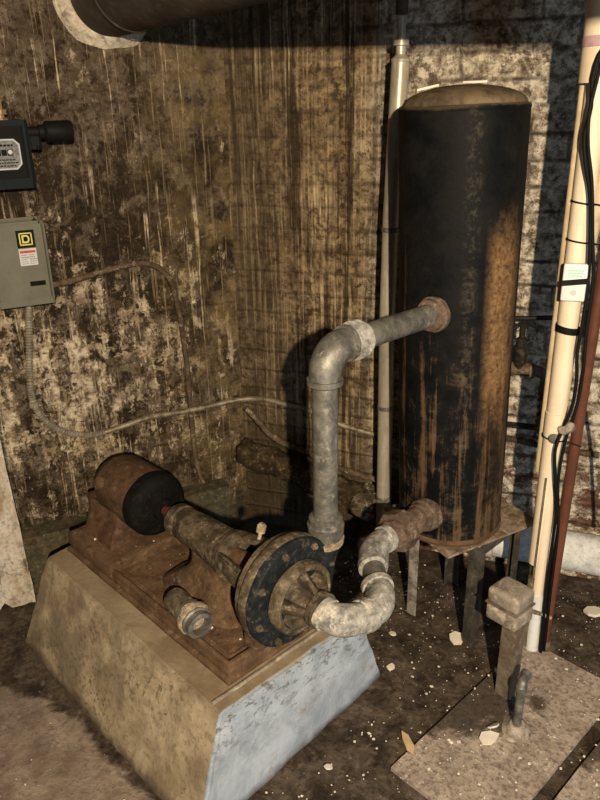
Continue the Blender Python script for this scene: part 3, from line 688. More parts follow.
# the letter D: a left bar and a rounded bow
def dshape(bm, s, z, w_, h_, th, off):
    outer = [(-w_/2, -h_/2), (w_*.15, -h_/2)]+[(w_*.15+w_*.35*math.sin(q), -h_/2*math.cos(q)) for q in [PI*i/10 for i in range(1, 10)]]+[(w_*.15, h_/2), (-w_/2, h_/2)]
    wi, hi = w_-2*th, h_-2*th
    inner = [(-wi/2, -hi/2), (w_*.15-th*.3, -hi/2)]+[(w_*.15-th*.3+(wi*.5-w_*.15+th*.3)*math.sin(q), -hi/2*math.cos(q)) for q in [PI*i/10 for i in range(1, 10)]]+[(w_*.15-th*.3, hi/2), (-wi/2, hi/2)]
    o_ = [bm.verts.new(W(s-x, off+.0008, z+y)) for x, y in outer]; i_ = [bm.verts.new(W(s-x, off+.0008, z+y)) for x, y in inner]; n = len(o_)
    for k in range(n): bm.faces.new((o_[k], o_[(k+1) % n], i_[(k+1) % n], i_[k]))
dshape(bm, .697, 1.214, .021, .023, .0045, zf+.0012)
sub(lg_, 'logo_mark', bm, 'yellow', smooth=False) if False else obj('logo_mark', bm, 'yellow', dr, smooth=False)
wl = lab(dr, 'warning_label', .697, 1.162, .049, .049, zf, 'label_white')
bm = B(); box(bm, W(.697, zf+.0012, 1.1775), (.043, .0008, .007), WA); obj('warning_bar', bm, 'label_red', dr, smooth=False)
bm = B()
random.seed(4)
for k in range(5):
    z = 1.168-k*.0062
    for x0_, n_ in ((.716, 3), (.694, 3)):
        x = x0_
        for _ in range(n_):
            wd = random.uniform(.003, .0065); box(bm, W(x-wd/2, zf+.0011, z), (wd, .0006, .0022), WA); x -= wd+.0012
obj('small_print', bm, 'label_ink', dr, smooth=False)
bm = B(); box(bm, W(.682, .1270, 1.083), (.042, .003, .012), WA, .001); box(bm, W(.682, .1285, 1.083), (.030, .003, .006), WA, .001); obj('latch_slot', bm, 'box_dark', dr)
bm = B(); lathe(bm, W(.706, .035, 1.036), -UZ, [(0, .011), (.004, .015), (.016, .015), (.018, .012), (.03, .012)], 8); obj('conduit_connector', bm, 'flex', t)

t = thing('pressure_switch', 'blue-black metal control box with silver plate and black side knob, upper left', 'control box', W(.73, 0, 1.35), math.atan2(NW.y, NW.x)+PI/2)
bm = B(); box(bm, W(.742, .06, 1.444), (.185, .11, .170), WA, .006); obj('housing', bm, 'teal', t)
bm = B(); box(bm, W(.742, .118, 1.451), (.160, .008, .132), WA, .003); fp = obj('front_panel', bm, 'label_black', t)
# eight sided silver data plate
def octo(w_, h_, c_): return [(-w_/2+c_, -h_/2), (w_/2-c_, -h_/2), (w_/2, -h_/2+c_), (w_/2, h_/2-c_), (w_/2-c_, h_/2), (-w_/2+c_, h_/2), (-w_/2, h_/2-c_), (-w_/2, -h_/2+c_)]
bm = B(); prism(bm, [W(.716-x, .1225, 1.446+y) for x, y in octo(.088, .082, .014)], NW*.001); dp = obj('data_plate', bm, 'silver', t, smooth=False)
bm = B()
po = [W(.716-x, .1242, 1.446+y) for x, y in octo(.086, .080, .014)]; pi_ = [W(.716-x, .1242, 1.446+y) for x, y in octo(.079, .073, .012)]
vo = [bm.verts.new(p) for p in po]; vi = [bm.verts.new(p) for p in pi_]
for k in range(8): bm.faces.new((vo[k], vo[(k+1) % 8], vi[(k+1) % 8], vi[k]))
obj('plate_border', bm, 'label_line', t, smooth=False)
bm = B()
for z, s0, s1 in ((1.470, .741, .690), (1.432, .744, .688), (1.424, .744, .688), (1.416, .738, .694)):
    x = s0
    while x > s1:
        wd = random.uniform(.004, .009); box(bm, W(x-wd/2, .1242, z), (wd, .0008, .005 if z > 1.46 else .003), WA); x -= wd+.002
for s_ in (.700, .716, .732):
    box(bm, W(s_, .1242, 1.451), (.014, .0008, .016), WA)
obj('plate_print', bm, 'label_black', t, smooth=False)
bm = B(); lathe(bm, W(.700, .1245, 1.452), NW, [(0, .006), (.001, .006)], 16); obj('plate_stud', bm, 'label_line', t)
bm = B(); lathe(bm, W(.645, .10, 1.502), D, [(0, .015), (.03, .015), (.032, .019), (.045, .020), (.05, .027), (.054, .0285), (.118, .029), (.124, .026), (.125, 0)], 28); obj('side_knob', bm, 'black', t)
bm = B(); box(bm, W(.628, .10, 1.475), (.022, .02, .03), WA, .004); lathe(bm, W(.622, .11, 1.455), UZ, [(0, .004), (.012, .004)], 10); obj('side_bracket', bm, 'teal', t)
bm = B(); lathe(bm, W(.705, .06, 1.528), UZ, [(0, .020), (.010, .020), (.011, .012), (.020, .012), (.021, .019), (.034, .019), (.036, .010), (.06, .010)], 6); obj('brass_fitting', bm, 'brass', t, angle=20)

# conduits
def ribbed(pts, r, pitch=.0090, amp=.0018):
    bm = B(); P = smooth_path(pts, pitch/2); sweep(bm, P, [r+(amp if i % 2 else -amp) for i in range(len(P))], 14); return bm
t = thing('conduit', 'armoured flexible conduit looping from the grey box down and along both walls', 'conduit', W(.5, .02, .54))
c1 = [W(.706, .035, 1.012), W(.722, .03, .90), W(.741, .024, .76), W(.744, .022, .69), W(.734, .02, .640), W(.705, .02, .588), W(.655, .02, .545), W(.58, .02, .519), W(.53, .02, .517)]
obj('armoured_run', ribbed(c1, .0105), 'flex', t)
bm = B(); lathe(bm, W(.742, .022, .675), V((0, 0, -1)), [(0, .012), (.002, .015), (.016, .015), (.018, .012)], 12); obj('coupling', bm, 'flex', t)
c2 = [W(.53, .02, .517), W(.47, .02, .524), W(.364, .02, .538), W(.252, .02, .534), W(.176, .022, .534), W(.08, .03, .54), V((-1.04, 2.262, .546)), V((-.97, 2.275, .548)), V((-.90, 2.276, .540)), V((-.79, 2.276, .524)), V((-.68, 2.275, .486)), V((-.60, 2.276, .470)), V((-.535, 2.276, .459))]
bm = B(); sweep(bm, smooth_path(c2, .02), .0105, 14); obj('smooth_run', bm, 'conduit', t)
obj('armoured_run', ribbed([V((-.535, 2.276, .459)), V((-.40, 2.276, .48)), V((-.25, 2.276, .52)), V((-.098, 2.276, .512)), V((.015, 2.276, .499)), V((.2, 2.276, .49))], .010, .008), 'old_conduit', t)
c3 = [W(.635, .03, 1.050), W(.60, .026, 1.054), W(.54, .026, 1.061), W(.442, .026, 1.080), (W(.36, .026, 1.089)), W(.31, .026, 1.081), W(.271, .026, 1.056), W(.241, .026, 1.002), W(.223, .026, .876), W(.213, .026, .69), W(.21, .012, .534), W(.207, .022, .328), W(.195, .05, .24)]
bm = B(); sweep(bm, smooth_path(c3, .02), .0095, 14); rough(bm, .0015, 30)
tag(obj('conduit', bm, 'old_conduit', loc=W(.21, .02, .6)), 'crusted brown conduit bending from grey box side down to the floor', 'conduit')

# ------------------------------------------------------------------ overhead pipe through the left wall
OP0 = W(.360, 0, 1.868); od = (NW*.985+D*.12).normalized()
t = thing('overhead_pipe', 'fat dark pipe leaving the left wall overhead at the top left', 'pipe', OP0)
bm = B(); sweep(bm, [OP0+od*.03, OP0+od*.6, OP0+od*1.4, OP0+od*2.4, OP0+od*3.2], .116, 56); rough(bm, .001, 6); obj('barrel', bm, 'overhead', t)
bm = B(); lathe(bm, OP0+od*.20, od, [(0, .117), (.004, .120), (.012, .120), (.016, .117)], 56, cap=False); obj('seam_band', bm, 'overhead', t)
bm = B(); lathe(bm, OP0, NW, [(.006, .115), (.006, .152), (.010, .148), (.020, .136), (.028, .130), (.034, .118)], 56); rough(bm, .010, 13); rough(bm, .003, 50); obj('plaster_collar', bm, 'plaster', t)

# ------------------------------------------------------------------ tall galvanised pipe on the back wall
t = thing('galvanised_riser', 'tall shiny galvanised pipe standing on the back wall left of the tank', 'pipe', (-.48, 2.15, 0))
bm = B(); sweep(bm, [V((-.477, 2.15, .0)), V((-.480, 2.15, .5)), V((-.484, 2.15, .9)), V((-.481, 2.15, 1.235)), V((-.467, 2.15, 1.662))], .0250, 28); obj('barrel', bm, 'galv_bright', t)
for z, x in ((.62, -.481), (.28, -.4785), (1.20, -.4815)):
    bm = B(); lathe(bm, (x, 2.15, z), UZ, [(0, .0250), (.002, .0274), (.012, .0274), (.014, .0250)], 28, cap=False); obj('band', bm, 'galv', t)
bm = B(); lathe(bm, (-.467, 2.15, 1.662), UZ, [(0, .0255), (.008, .027), (.016, .018), (.020, .014), (.040, .014), (.042, .022), (.055, .022), (.058, .012), (.11, .012)], 20); obj('top_fitting', bm, 'galv_bright', t)
bm = B(); sweep(bm, [V((-.467, 2.15, 1.78)), V((-.467, 2.15, 2.34))], .017, 16); obj('upper_pipe', bm, 'overhead', t)

# lagged pipe low on the back wall
def fat(pts, r, amp, seed=0):
    bm = B(); P = smooth_path(pts, .02); sweep(bm, P, r, 30)
    for v in bm.verts: v.co += noise.noise_vector(v.co*11+V((seed, 0, 0)))*amp+noise.noise_vector(v.co*38)*amp*.35
    return bm
t = thing('lagged_pipe', 'fat pipe in torn brown lagging running low behind the pump', 'pipe', (-.8, 2.12, .3))
obj('lagging', fat([V((-1.04, 2.225, .345)), V((-.92, 2.222, .318)), V((-.80, 2.22, .290)), V((-.67, 2.218, .255)), V((-.56, 2.215, .225)), V((-.42, 2.215, .19))], .050, .018), 'lagging', t)
bm = B(); lathe(bm, V((-1.055, 2.225, .350)), V((1, -.05, -.2)), [(0, .02), (0, .030), (.012, .044), (.03, .048), (.04, .040)], 28); rough(bm, .022, 26); obj('torn_end', bm, 'lagging', t)
bm = B(); lathe(bm, V((-.585, 2.205, .235)), V((1, -.1, -.22)), [(0, .045), (.01, .058), (.05, .062), (.09, .058), (.11, .04)], 28); rough(bm, .026, 30); obj('torn_plaster', bm, 'torn', t)
bm = B(); sweep(bm, smooth_path([V((-1.03, 2.24, .52)), V((-.92, 2.23, .42)), V((-.80, 2.235, .375)), V((-.66, 2.22, .335)), V((-.50, 2.235, .30)), V((-.40, 2.235, .28))], .02), .011, 16); rough(bm, .002, 20)  # slim dark tube shape following a slanting line on the wall
tag(obj('thin_dark_line', bm, 'old_conduit', loc=(-.7, 2.17, .4)), 'thin dark line slanting down the back wall above the lagged pipe', 'pipe')

# white pipe low on the back wall
t = thing('white_drain_pipe', 'fat white wrapped pipe lying low along the right of the back wall', 'pipe', (.2, 2.22, .155))
bm = B(); sweep(bm, [V((-.14, 2.215, .160)), V((.1, 2.215, .156)), V((.4, 2.215, .150)), V((1.0, 2.215, .14))], .066, 40); rough(bm, .0015, 15); obj('barrel', bm, 'white_pipe', t)
bm = B(); lathe(bm, (-.15, 2.215, .160), (1, 0, 0), [(0, .03), (0, .072), (.05, .074), (.055, .066)], 36); obj('end_cap', bm, 'white_pipe', t)
for x in (.02, .62):
    bm = B(); box(bm, (x, 2.225, .044), (.06, .10, .09), None, .006); refine(bm, .03); rough(bm, .003, 20); obj('support_block', bm, 'kerb', t)

# ------------------------------------------------------------------ cream plastic post
t = thing('plastic_standpipe', 'tall cream plastic pipe standing at the right with black cables tied on', 'pipe', (.045, 1.878, 0))
py = 1.878; pr = .0262
bm = B(); sweep(bm, [V((.045, py, .31)), V((.0452, py, .8)), V((.0445, py, 1.2)), V((.043, py, 1.625))], pr, 36); mp = obj('barrel', bm, 'cream', t)
bm = B(); sweep(bm, [V((.014, py+.012, .60)), V((.0135, py+.012, 1.0)), V((.012, py+.012, 1.62))], .0075, 16); obj('side_conduit', bm, 'cream_edge', t)
bm = B(); sweep(bm, [V((.086, py+.012, 1.66)), V((.080, py+.012, 1.4)), V((.070, py+.012, 1.16))], [.021, .019, .012], 20); obj('side_conduit', bm, 'cream_edge', t)
bm = B(); lathe(bm, (.043, py, 1.59), UZ, [(0, .027), (0, .042), (.065, .043), (.066, .0425), (.095, .043), (.16, .044), (.19, .036), (.22, .030), (.34, .030)], 40); obj('top_coupling', bm, 'cream', t)
bm = B(); lathe(bm, (.043, py, 1.662), UZ, [(0, .0425), (.001, .0438), (.020, .0445), (.022, .0435)], 40, cap=False); obj('primer_band', bm, 'purple', t)
# lower end: a half-channel runs on to the floor, dark slit beside it
bm = B(); sweep(bm, [V((.056, py-.012, .0)), V((.054, py-.012, .30)), V((.053, py-.008, .62))], .0180, 24); obj('lower_channel', bm, 'cream', t)
bm = B(); sweep(bm, [V((.058, py-.012, .0)), V((.057, py-.014, .21))], .0195, 24); obj('cool_lit_foot', bm, 'white_pvc', t)  # cool light on the foot of the pipe, put in as white colour
bm = B(); prism(bm, [V((.035, py-.029, .25)), V((.041, py-.031, .25)), V((.0415, py-.031, .60)), V((.036, py-.029, .60))], (0, .014, 0)); obj('slit_strip', bm, 'strut', t)
bm = B(); prism(bm, [V((.024, py-.030, .03)), V((.042, py-.038, .03)), V((.042, py-.038, .27)), V((.024, py-.030, .27))], (0, .02, 0)); refine(bm, .04); rough(bm, .002, 20); obj('splint', bm, 'strut', t)
bm = B(); lathe(bm, (.045, py, .712), UZ, [(0, .026), (.0, .0285), (.075, .0285), (.076, .026)], 36); obj('repair_sleeve', bm, 'cream', t)
def band(z, h, mat='black', rr=.0275, wob=0): 
    bm = B(); P = [V((.045, py, z))+V((math.cos(q)*rr, math.sin(q)*rr, wob*math.cos(q))) for q in [2*PI*i/32 for i in range(33)]]
    n = len(P)-1; a_ = [bm.verts.new(p-V((0, 0, h/2))) for p in P[:-1]]; b_ = [bm.verts.new(p+V((0, 0, h/2))) for p in P[:-1]]
    a2 = [bm.verts.new((v.co-V((0, py, 0)))*1+V((0, py, 0))+(v.co-V((.045, py, v.co.z))).normalized()*.0018) for v in a_]
    b2 = [bm.verts.new(v.co+(v.co-V((.045, py, v.co.z))).normalized()*.0018) for v in b_]
    for i in range(n):
        j = (i+1) % n
        bm.faces.new((a2[i], a2[j], b2[j], b2[i])); bm.faces.new((a_[i], b_[i], b_[j], a_[j])); bm.faces.new((b_[i], b2[i], b2[j], b_[j])); bm.faces.new((a_[i], a_[j], a2[j], a2[i]))
    return bm
for z, h, nm, lb in ((1.018, .018, 'tape_band', 'black tape band around the cream pipe below the small sensor'),
                     (1.330, .004, 'cable_tie', 'thin black cable tie highest on the cream pipe'),
                     (1.240, .004, 'cable_tie', 'thin black cable tie just above the small sensor'),
                     (.715, .0035, 'cable_tie', 'thin black cable tie lowest on the cream pipe')):
    bm = band(z, h, rr=.0275 if z > .79 or z < .70 else .0295, wob=-.004)
    if nm == 'cable_tie':
        sweep(bm, [V((.070, py-.014, z-.002)), V((.092, py-.02, z-.005)), V((.118, py-.02, z-.012))], .0018, 6)
    tag(obj(nm, bm, 'black', loc=(.045, py, z)), lb, 'strap', 'black ties on the cream pipe' if nm == 'cable_tie' else None)

# sensor strapped on the pipe
t = thing('wireless_sensor', 'small white plastic sensor box strapped to the cream pipe', 'sensor', (.035, 1.83, 1.15))
fx = V((.97, .05, 0)).normalized(); fy = UZ.cross(fx); SA = (fx, fy, UZ); sc = V((.046, py-.0365, 1.145))
bm = B(); box(bm, sc, (.056, .016, .092), SA, .005, 3); obj('case', bm, 'white_pvc', t)
bm = B()
random.seed(11)
for r_ in range(3):
    x = -.016
    while x < .014:
        wd = random.uniform(.004, .007); box(bm, sc+fx*(x+wd/2)-fy*.0084+UZ*(.030-r_*.0065), (wd, .0006, .0035), SA); x += wd+.0015
obj('green_print', bm, 'green_ink', t, smooth=False)
bm = B(); lathe(bm, sc-fy*.008-UZ*.024, -fy, [(0, .0075), (.0006, .0075), (.0006, .0055), (.0002, .0055)], 20); obj('button', bm, 'label_white', t)
bm = B(); box(bm, sc-fy*.0088-UZ*-.002, (.060, .0022, .014), ((fx+UZ*.13).normalized(), fy, UZ)); 
obj('strap', bm, 'black', t)

# black cables beside the pipe
def cable(pts, r=.0055, step=.02): bm = B(); sweep(bm, smooth_path([V(p) for p in pts], step), r, 10); return bm
cy = py-.047
tag(obj('black_cable', cable([(0.152, cy-.02, 1.690), (0.097, cy-.015, 1.682), (0.057, cy-.012, 1.668), (0.038, cy-.008, 1.645), (0.030, cy-.006, 1.60), (0.034, cy-.004, 1.54), (0.028, cy-.004, 1.48), (0.038, cy-.004, 1.42), (0.054, cy, 1.36), (0.066, cy, 1.28), (0.076, cy+.01, 1.17), (0.078, cy+.01, 1.06), (0.074, cy+.01, .97), (0.081, cy+.01, .90), (0.080, cy+.01, .83), (0.068, cy+.01, .77), (0.052, cy, .70), (0.060, cy, .62), (0.075, cy+.01, .50), (0.076, cy+.01, .3), (0.080, cy+.01, .12), (0.085, cy+.02, .012)], .0047), 'black', loc=(.07, cy, 1)),
    'thick black cable crossing the front of the cream pipe down to the floor', 'cable')
tag(obj('black_cable', cable([(0.162, cy-.0, 1.700), (0.102, cy-.0, 1.692), (0.066, cy-.012, 1.676), (0.048, cy-.012, 1.650), (0.040, cy-.009, 1.60), (0.032, cy-.012, 1.53), (0.038, cy-.008, 1.46), (0.056, cy-.008, 1.38), (0.073, cy, 1.26), (0.088, cy+.01, 1.15), (0.089, cy+.01, 1.02), (0.094, cy+.012, .92), (0.090, cy+.012, .82), (0.074, cy+.012, .72), (0.070, cy+.012, .60), (0.086, cy+.012, .45), (0.089, cy+.012, .25), (0.094, cy+.03, .012)], .0042), 'black', loc=(.08, cy, 1)),
    'second black cable hanging down the right side of the cream pipe', 'cable')
tag(obj('black_cable', cable([(.165, 2.0, 1.5), (.152, 2.0, 1.25), (.140, 2.0, 1.02), (.148, 2.0, .90), (.165, 2.0, .78), (.20, 2.02, .62), (.24, 2.05, .35)], .0055), 'black', loc=(.15, 2, 1)),
    'black cable hanging behind the red pipe at the right edge', 'cable')

# red pipe
t = thing('red_pipe', 'slim reddish brown pipe standing right of the cream pipe', 'pipe', (.105, 1.89, 0))
bm = B(); sweep(bm, [V((.092, 1.885, 0)), V((.099, 1.885, .5)), V((.108, 1.885, 1.1)), V((.120, 1.885, 2.34))], .0145, 24); obj('barrel', bm, 'red_pipe', t)
bm = B(); lathe(bm, (.092, 1.885, 0), UZ, [(0, .035), (.006, .034), (.012, .022), (.03, .020), (.034, .016)], 24); obj('foot_collar', bm, 'union', t)

# ------------------------------------------------------------------ small valve and branch piping right of the tank
t = thing('gauge_valve', 'small dark valve with tee handle on thin piping right of the tank', 'valve', (-.07, 2.14, .82))
vy = 2.13
bm = B(); sweep(bm, [V((-.135, vy, .962)), V((.03, vy+.02, .972))], .0075, 12); obj('top_rod', bm, 'valve_dark', t)
bm = B(); lathe(bm, (-.072, vy, .955), -UZ, [(0, .012), (.004, .016), (.012, .014), (.014, .009), (.045, .009), (.048, .014), (.070, .016), (.074, .022), (.080, .025), (.095, .024), (.115, .019), (.125, .017), (.150, .017)], 20); obj('valve_body', bm, 'valve_dark', t)
bm = B(); sweep(bm, smooth_path([V((-.125, vy-.08, .800)), V((-.10, vy-.01, .806)), V((-.06, vy, .812)), V((-.015, vy, .808)), V((.010, vy, .790)), V((.014, vy, .75))], .012), .017, 18); obj('tee_pipe', bm, 'union', t)
for x in (-.10, -.04):
    bm = B(); lathe(bm, (x, vy, .808), (1, 0, .03), [(0, .017), (.001, .022), (.014, .022), (.015, .017)], 16); obj('collar', bm, 'union', t)
bm = B(); lathe(bm, (.014, vy, .76), -UZ, [(0, .019)]+[(.006+i*.012, .023 if i % 2 else .015) for i in range(12)]+[(.152, .012)], 18); obj('threaded_drop', bm, 'union', t)
bm = B(); sweep(bm, smooth_path([V((.014, vy, .735)), V((.035, 2.04, .738)), V((.050, 1.93, .745)), V((.061, 1.87, .748))], .02), .010, 14); obj('branch', bm, 'union', t)
bm = B(); box(bm, (-.05, 2.275, .562), (.14, .04, .006), None, .002); lathe(bm, (.0, 2.262, .566), (1, 0, 0), [(0, .005), (.022, .005)], 10)
tag(obj('wall_bracket', bm, 'valve_dark', loc=(-.05, 2.2, .59)), 'thin dark bracket fixed on the wall under the small valve', 'bracket')
bm = B(); lathe(bm, (.066, py-.034, .752), (.5, -.1, .35), [(-.012, .004), (-.008, .012), (.004, .013), (.012, .012), (.020, .015), (.028, .012), (.032, .004)], 14); rough(bm, .003, 50)
tag(obj('pipe_clamp', bm, 'mortar_lump', loc=(.054, 1.84, .75)), 'grey lumpy clamp on the cream pipe at the thin branch', 'clamp')
bm = B(); lathe(bm, (.046, py-.0275, .722), (-.0, -1, -.05), [(0, .006), (.003, .015), (.006, .012), (.007, 0)], 16); rough(bm, .002, 60)
tag(obj('putty_patch', bm, 'galv', loc=(.03, 1.85, .72)), 'grey putty patch stuck on the cream pipe below the clamp', 'patch')

# ------------------------------------------------------------------ post-mounted junction box
t = thing('junction_box', 'dusty square metal box with rounded lid on a short strut post', 'electrical box', (-.02, 1.64, 0), math.radians(-30))
ja = math.radians(-30); JX = V((math.cos(ja), math.sin(ja), 0)); JY = V((-math.sin(ja), math.cos(ja), 0)); JA = (JX, JY, UZ)
jc = V((-.016, 1.655, .318))
bm = B(); box(bm, jc-UZ*.030, (.094, .086, .048), JA, .010, 3); rough(bm, .001, 30); obj('lower_case', bm, 'jbox', t)
bm = B(); box(bm, jc-UZ*.001, (.098, .090, .005), JA, .002); obj('flange_seam', bm, 'strut', t)
bm = B(); box(bm, jc+UZ*.023, (.095, .087, .048), JA, .016, 4); rough(bm, .001, 30); obj('lid', bm, 'jbox', t)
for sx in (-1, 1):
    bm = B(); lathe(bm, jc+JX*sx*.030-JY*.044-UZ*.032, -JY, [(0, .010), (.004, .010), (.006, .005)], 12); obj('knockout', bm, 'jbox', t)
t2 = thing('strut_post', 'short rusty slotted strut post carrying the dusty square box', 'post', (-.01, 1.655, 0), ja)
bm = B(); pc = V((.000, 1.655, 0)); h = .262
box(bm, pc+V((0, 0, h/2))-JX*.020, (.004, .042, h), JA); box(bm, pc+V((0, 0, h/2))+JX*.020, (.004, .042, h), JA); box(bm, pc+V((0, 0, h/2))-JY*.020, (.044, .004, h), JA)
refine(bm, .05); rough(bm, .0008, 20); obj('channel', bm, 'strut', t2)
bm = B(); box(bm, pc+V((0, 0, .003)), (.08, .08, .006), JA, .001); obj('foot_plate', bm, 'strut', t2)

t = thing('pipe_stub', 'short upright grey pipe with elbow rising from the floor by the strut post', 'pipe', (.035, 1.565, 0))
q0 = V((.036, 1.528, 0))
bm = B(); sweep(bm, [q0, q0+UZ*.07, q0+UZ*.150], .0115, 20); obj('barrel', bm, 'galv', t)
bm = B(); e = q0+UZ*.150; sweep(bm, [e-UZ*.004, e-UZ*.003, e+UZ*.012]+arc(e+UZ*.013, e+UZ*.022, e+UZ*.024+JY*.022-JX*.006, 8)+[e+UZ*.024+JY*.026-JX*.007, e+UZ*.024+JY*.034-JX*.008], [.012, .015, .015]+[.0125]*9+[.015, .015], 20); obj('elbow', bm, 'galv', t)
bm = B(); lathe(bm, q0, UZ, [(-.004, .060), (.006, .052), (.014, .036), (.024, .024), (.032, .016)], 28); rough(bm, .007, 26)
tag(obj('mortar_collar', bm, 'mortar_lump', loc=q0), 'lump of grey mortar around the foot of the short upright pipe', 'mortar')
bm = B(); sweep(bm, smooth_path([V((-.0, 1.615, .262)), V((.03, 1.70, .262)), V((.06, 1.82, .175)), V((.09, 1.86, .140)), V((.10, 1.868, .13))], .015), .006, 12); rough(bm, .001, 40)
tag(obj('ground_wire', bm, 'crust', loc=(.05, 1.8, .2)), 'pale stiff wire from the dusty box back to the red pipe', 'wire')

# ------------------------------------------------------------------ floor slabs, board, debris
def slab(o_, w_, l_, label, h=.012):
    o_ = V(o_); bm = B(); prism(bm, [o_, o_+LX*w_, o_+LX*w_+LY*l_, o_+LY*l_], (0, 0, h)); refine(bm, .04); rough(bm, .002, 12)
    tag(obj('floor_slab', bm, 'slab', loc=o_, rotz=AP), label, 'slab', 'slabs in the dirt floor')
slab((-.252, 1.309, -.002), .292, .66, 'dusty light slab in the floor under the short upright pipe')
slab((.130, 1.33, -.002), .45, .72, 'dusty light slab in the floor at the bottom right corner')
# patches of damp dirt thrown over the slabs
def patch(pts, label, h=.014, seed=0):
    c = sum((V((x, y, 0)) for x, y in pts), V())/len(pts); bm = B()
    P = smooth_path([V((x, y, 0)) for x, y in pts]+[V((pts[0][0], pts[0][1], 0))], .02)[:-1]
    rings = []
    for k, f in enumerate((1.0, .93, .7, .4, .1)):
        rings.append([bm.verts.new(c+(p-c)*f*(1+.10*noise.noise(p*22+V((seed, 0, 0))))+V((0, 0, (.0 if k == 0 else h+noise.noise(p*20*f)*.003)))) for p in P])
    for a_, b_ in zip(rings, rings[1:]):
        for i in range(len(P)): bm.faces.new((a_[i], a_[(i+1) % len(P)], b_[(i+1) % len(P)], b_[i]))
    bm.faces.new(rings[-1])
    return tag(obj('dirt_patch', bm, 'dirt', loc=c), label, 'dirt', None, 'stuff')
M['dirt'] = grimy('loose_dirt', (.045, .033, .024), (.028, .02, .015), (.13, .105, .08), 26, (.4, .6), (.60, .68), .9, 0, .8, .006)

# leaning board
bm = B()
n_ = 18
bs = W(1.30, .135, .0); p_b0 = V((-1.548, 1.575, .004)); p_b1 = V((-1.80, 1.335, .004))
pt0 = W(.873, .045, 1.05)
g = []
for i in range(n_+1):
    f = i/n_; row = []
    for j in range(31):
        z = j/30
        bb = p_b0.lerp(p_b1, f); tt = pt0-D*(.22*f) if True else 0
        p = bb.lerp(tt, z)
        if j == 0: p = p+V((0, 0, max(0, noise.noise(V((f*9, 2, 5)))*.04)+.0))
        row.append(p)
    g.append(row)
fr_ = [[bm.verts.new(p) for p in row] for row in g]; bk = [[bm.verts.new(p-NW*.022) for p in row] for row in g]
for i in range(n_):
    for j in range(30):
        bm.faces.new((fr_[i][j], fr_[i+1][j], fr_[i+1][j+1], fr_[i][j+1])); bm.faces.new((bk[i][j], bk[i][j+1], bk[i+1][j+1], bk[i+1][j]))
for i in range(n_):
    bm.faces.new((fr_[i][0], bk[i][0], bk[i+1][0], fr_[i+1][0])); bm.faces.new((fr_[i][30], fr_[i+1][30], bk[i+1][30], bk[i][30]))
for j in range(30):
    bm.faces.new((fr_[0][j], fr_[0][j+1], bk[0][j+1], bk[0][j])); bm.faces.new((fr_[n_][j], bk[n_][j], bk[n_][j+1], fr_[n_][j+1]))
rough(bm, .003, 12)
tag(obj('leaning_board', bm, 'board', loc=p_b0), 'weathered board with peeling white paint leaning on the left wall', 'board')

random.seed(21)
def chip(loc, r, label, mat='chip', n=7, th=.004, tilt=.3, name='paint_chip', el=1.0, rot=None, group='large paint chips on the dirt floor'):
    bm = B(); a0 = random.random()*6 if rot is None else rot
    pts = []
    for k in range(n):
        q = 2*PI*k/n; rr = r*random.uniform(.7, 1.15)
        x, y = math.cos(q)*rr*el, math.sin(q)*rr
        pts.append(V((x*math.cos(a0)-y*math.sin(a0), x*math.sin(a0)+y*math.cos(a0), 0)))
    tv = V((random.uniform(-tilt, tilt), random.uniform(-tilt, tilt), 1)).normalized()
    q_ = UZ.rotation_difference(tv)
    P = [q_ @ p for p in pts]; mn = min(p.z for p in P)
    prism(bm, [p+V(loc)-V((0, 0, mn)) for p in P], tv*th)
    return tag(obj(name, bm, mat, loc=loc, smooth=False), label, 'paint chip' if mat == 'chip' else 'wood chip', group)
chip((-.166, 1.838, .002), .026, 'large white chip beside the front leg of the tank stand', th=.005)
chip((-.023, 1.708, .012), .020, 'white chip lying left of the strut post foot', tilt=.6)
chip((-.018, 1.505, .020), .017, 'white chip standing beside the mortar lump', tilt=.9)
chip((-.030, 1.470, .014), .024, 'flat grey-white flake pressed down left of the mortar lump', th=.004, tilt=.1, el=1.3)
chip((-.228, 1.392, .012), .012, 'tan wood splinter at the left edge of the light slab', 'wood', 6, .006, .1, 'wood_splinter', 3.0, 2.2, None)
chip((-.331, 1.656, .002), .013, 'white chip nearest the blue corner of the plinth')
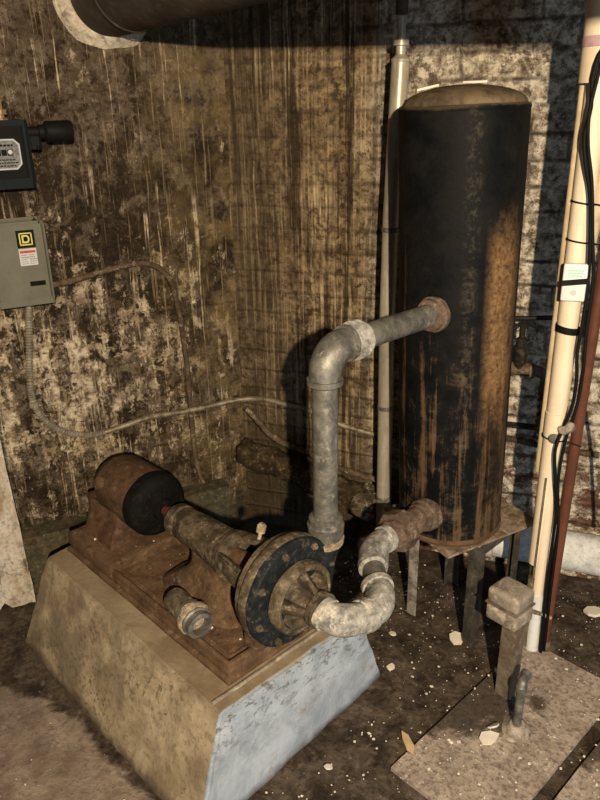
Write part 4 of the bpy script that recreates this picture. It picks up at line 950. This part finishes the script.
chip((-.357, 1.80, .002), .012, 'white chip near the pale leg of the tank stand')
chip((.239, 2.10, .002), .030, 'large pale chip under the white pipe at the right edge', th=.01)
chip((-.403, 1.261, .002), .011, 'small round tan flake on the floor at the bottom middle')
# one scatter of countless crumbs
def scatter(name, label, n, fn, lo, hi, mat, seed):
    random.seed(seed); bm = B()
    for _ in range(n):
        p = fn()
        if p is None: continue
        r_ = random.uniform(lo, hi)*(.6 if random.random() < .7 else 1.3); k = random.choice((4, 5)); a0 = random.random()*6
        el = random.uniform(.6, 1.5)
        pts = [p+V((math.cos(a0+2*PI*i/k)*r_*el, math.sin(a0+2*PI*i/k)*r_, random.uniform(0, r_*.5))) for i in range(k)]
        prism(bm, pts, (0, 0, r_*.5))
    return tag(obj(name, bm, mat, smooth=False, loc=(0, 0, 0)), label, 'crumbs', None, 'stuff')
def on_floor():
    x = random.uniform(-.62, .5); y = random.uniform(1.0, 2.2); p = V((x, y, 0)); l = p-O
    lx, ly = l.dot(LX), l.dot(LY)
    if -.95 < lx < .03 and -.12 < ly < .62: return None
    z = .002
    if (p-V((-.252, 1.309, 0))).dot(LX) > 0 and (p-V((-.252, 1.309, 0))).dot(LY) > 0: z = .012
    p.z = z; return p
scatter('scattered_crumbs', 'tiny pale crumbs of plaster and paint strewn over the dirt floor', 1100, on_floor, .0012, .0034, 'chip', 3)
def on_left():
    x = random.uniform(-1.5, -.7); y = random.uniform(.6, 1.5); p = V((x, y, .002)); l = p-O
    if l.dot(LY) > -.12: return None
    return p
scatter('scattered_crumbs', 'few tiny pale crumbs on the bare concrete left of the plinth', 50, on_left, .0015, .003, 'chip', 5)
def on_tray():
    x = random.uniform(-.83, -.07); y = random.uniform(.07, .40)
    if x < -.585: return L(x, y, .3625)
    return L(x, y, .331) if .10 < y < .37 and x < -.1 else None
scatter('scattered_crumbs', 'tiny pale crumbs lying on the rusty base plate', 60, on_tray, .002, .004, 'chip', 9)
scatter('rust_flakes', 'dark rust flakes scattered on the base plate', 160, on_tray, .003, .008, 'rust', 12)
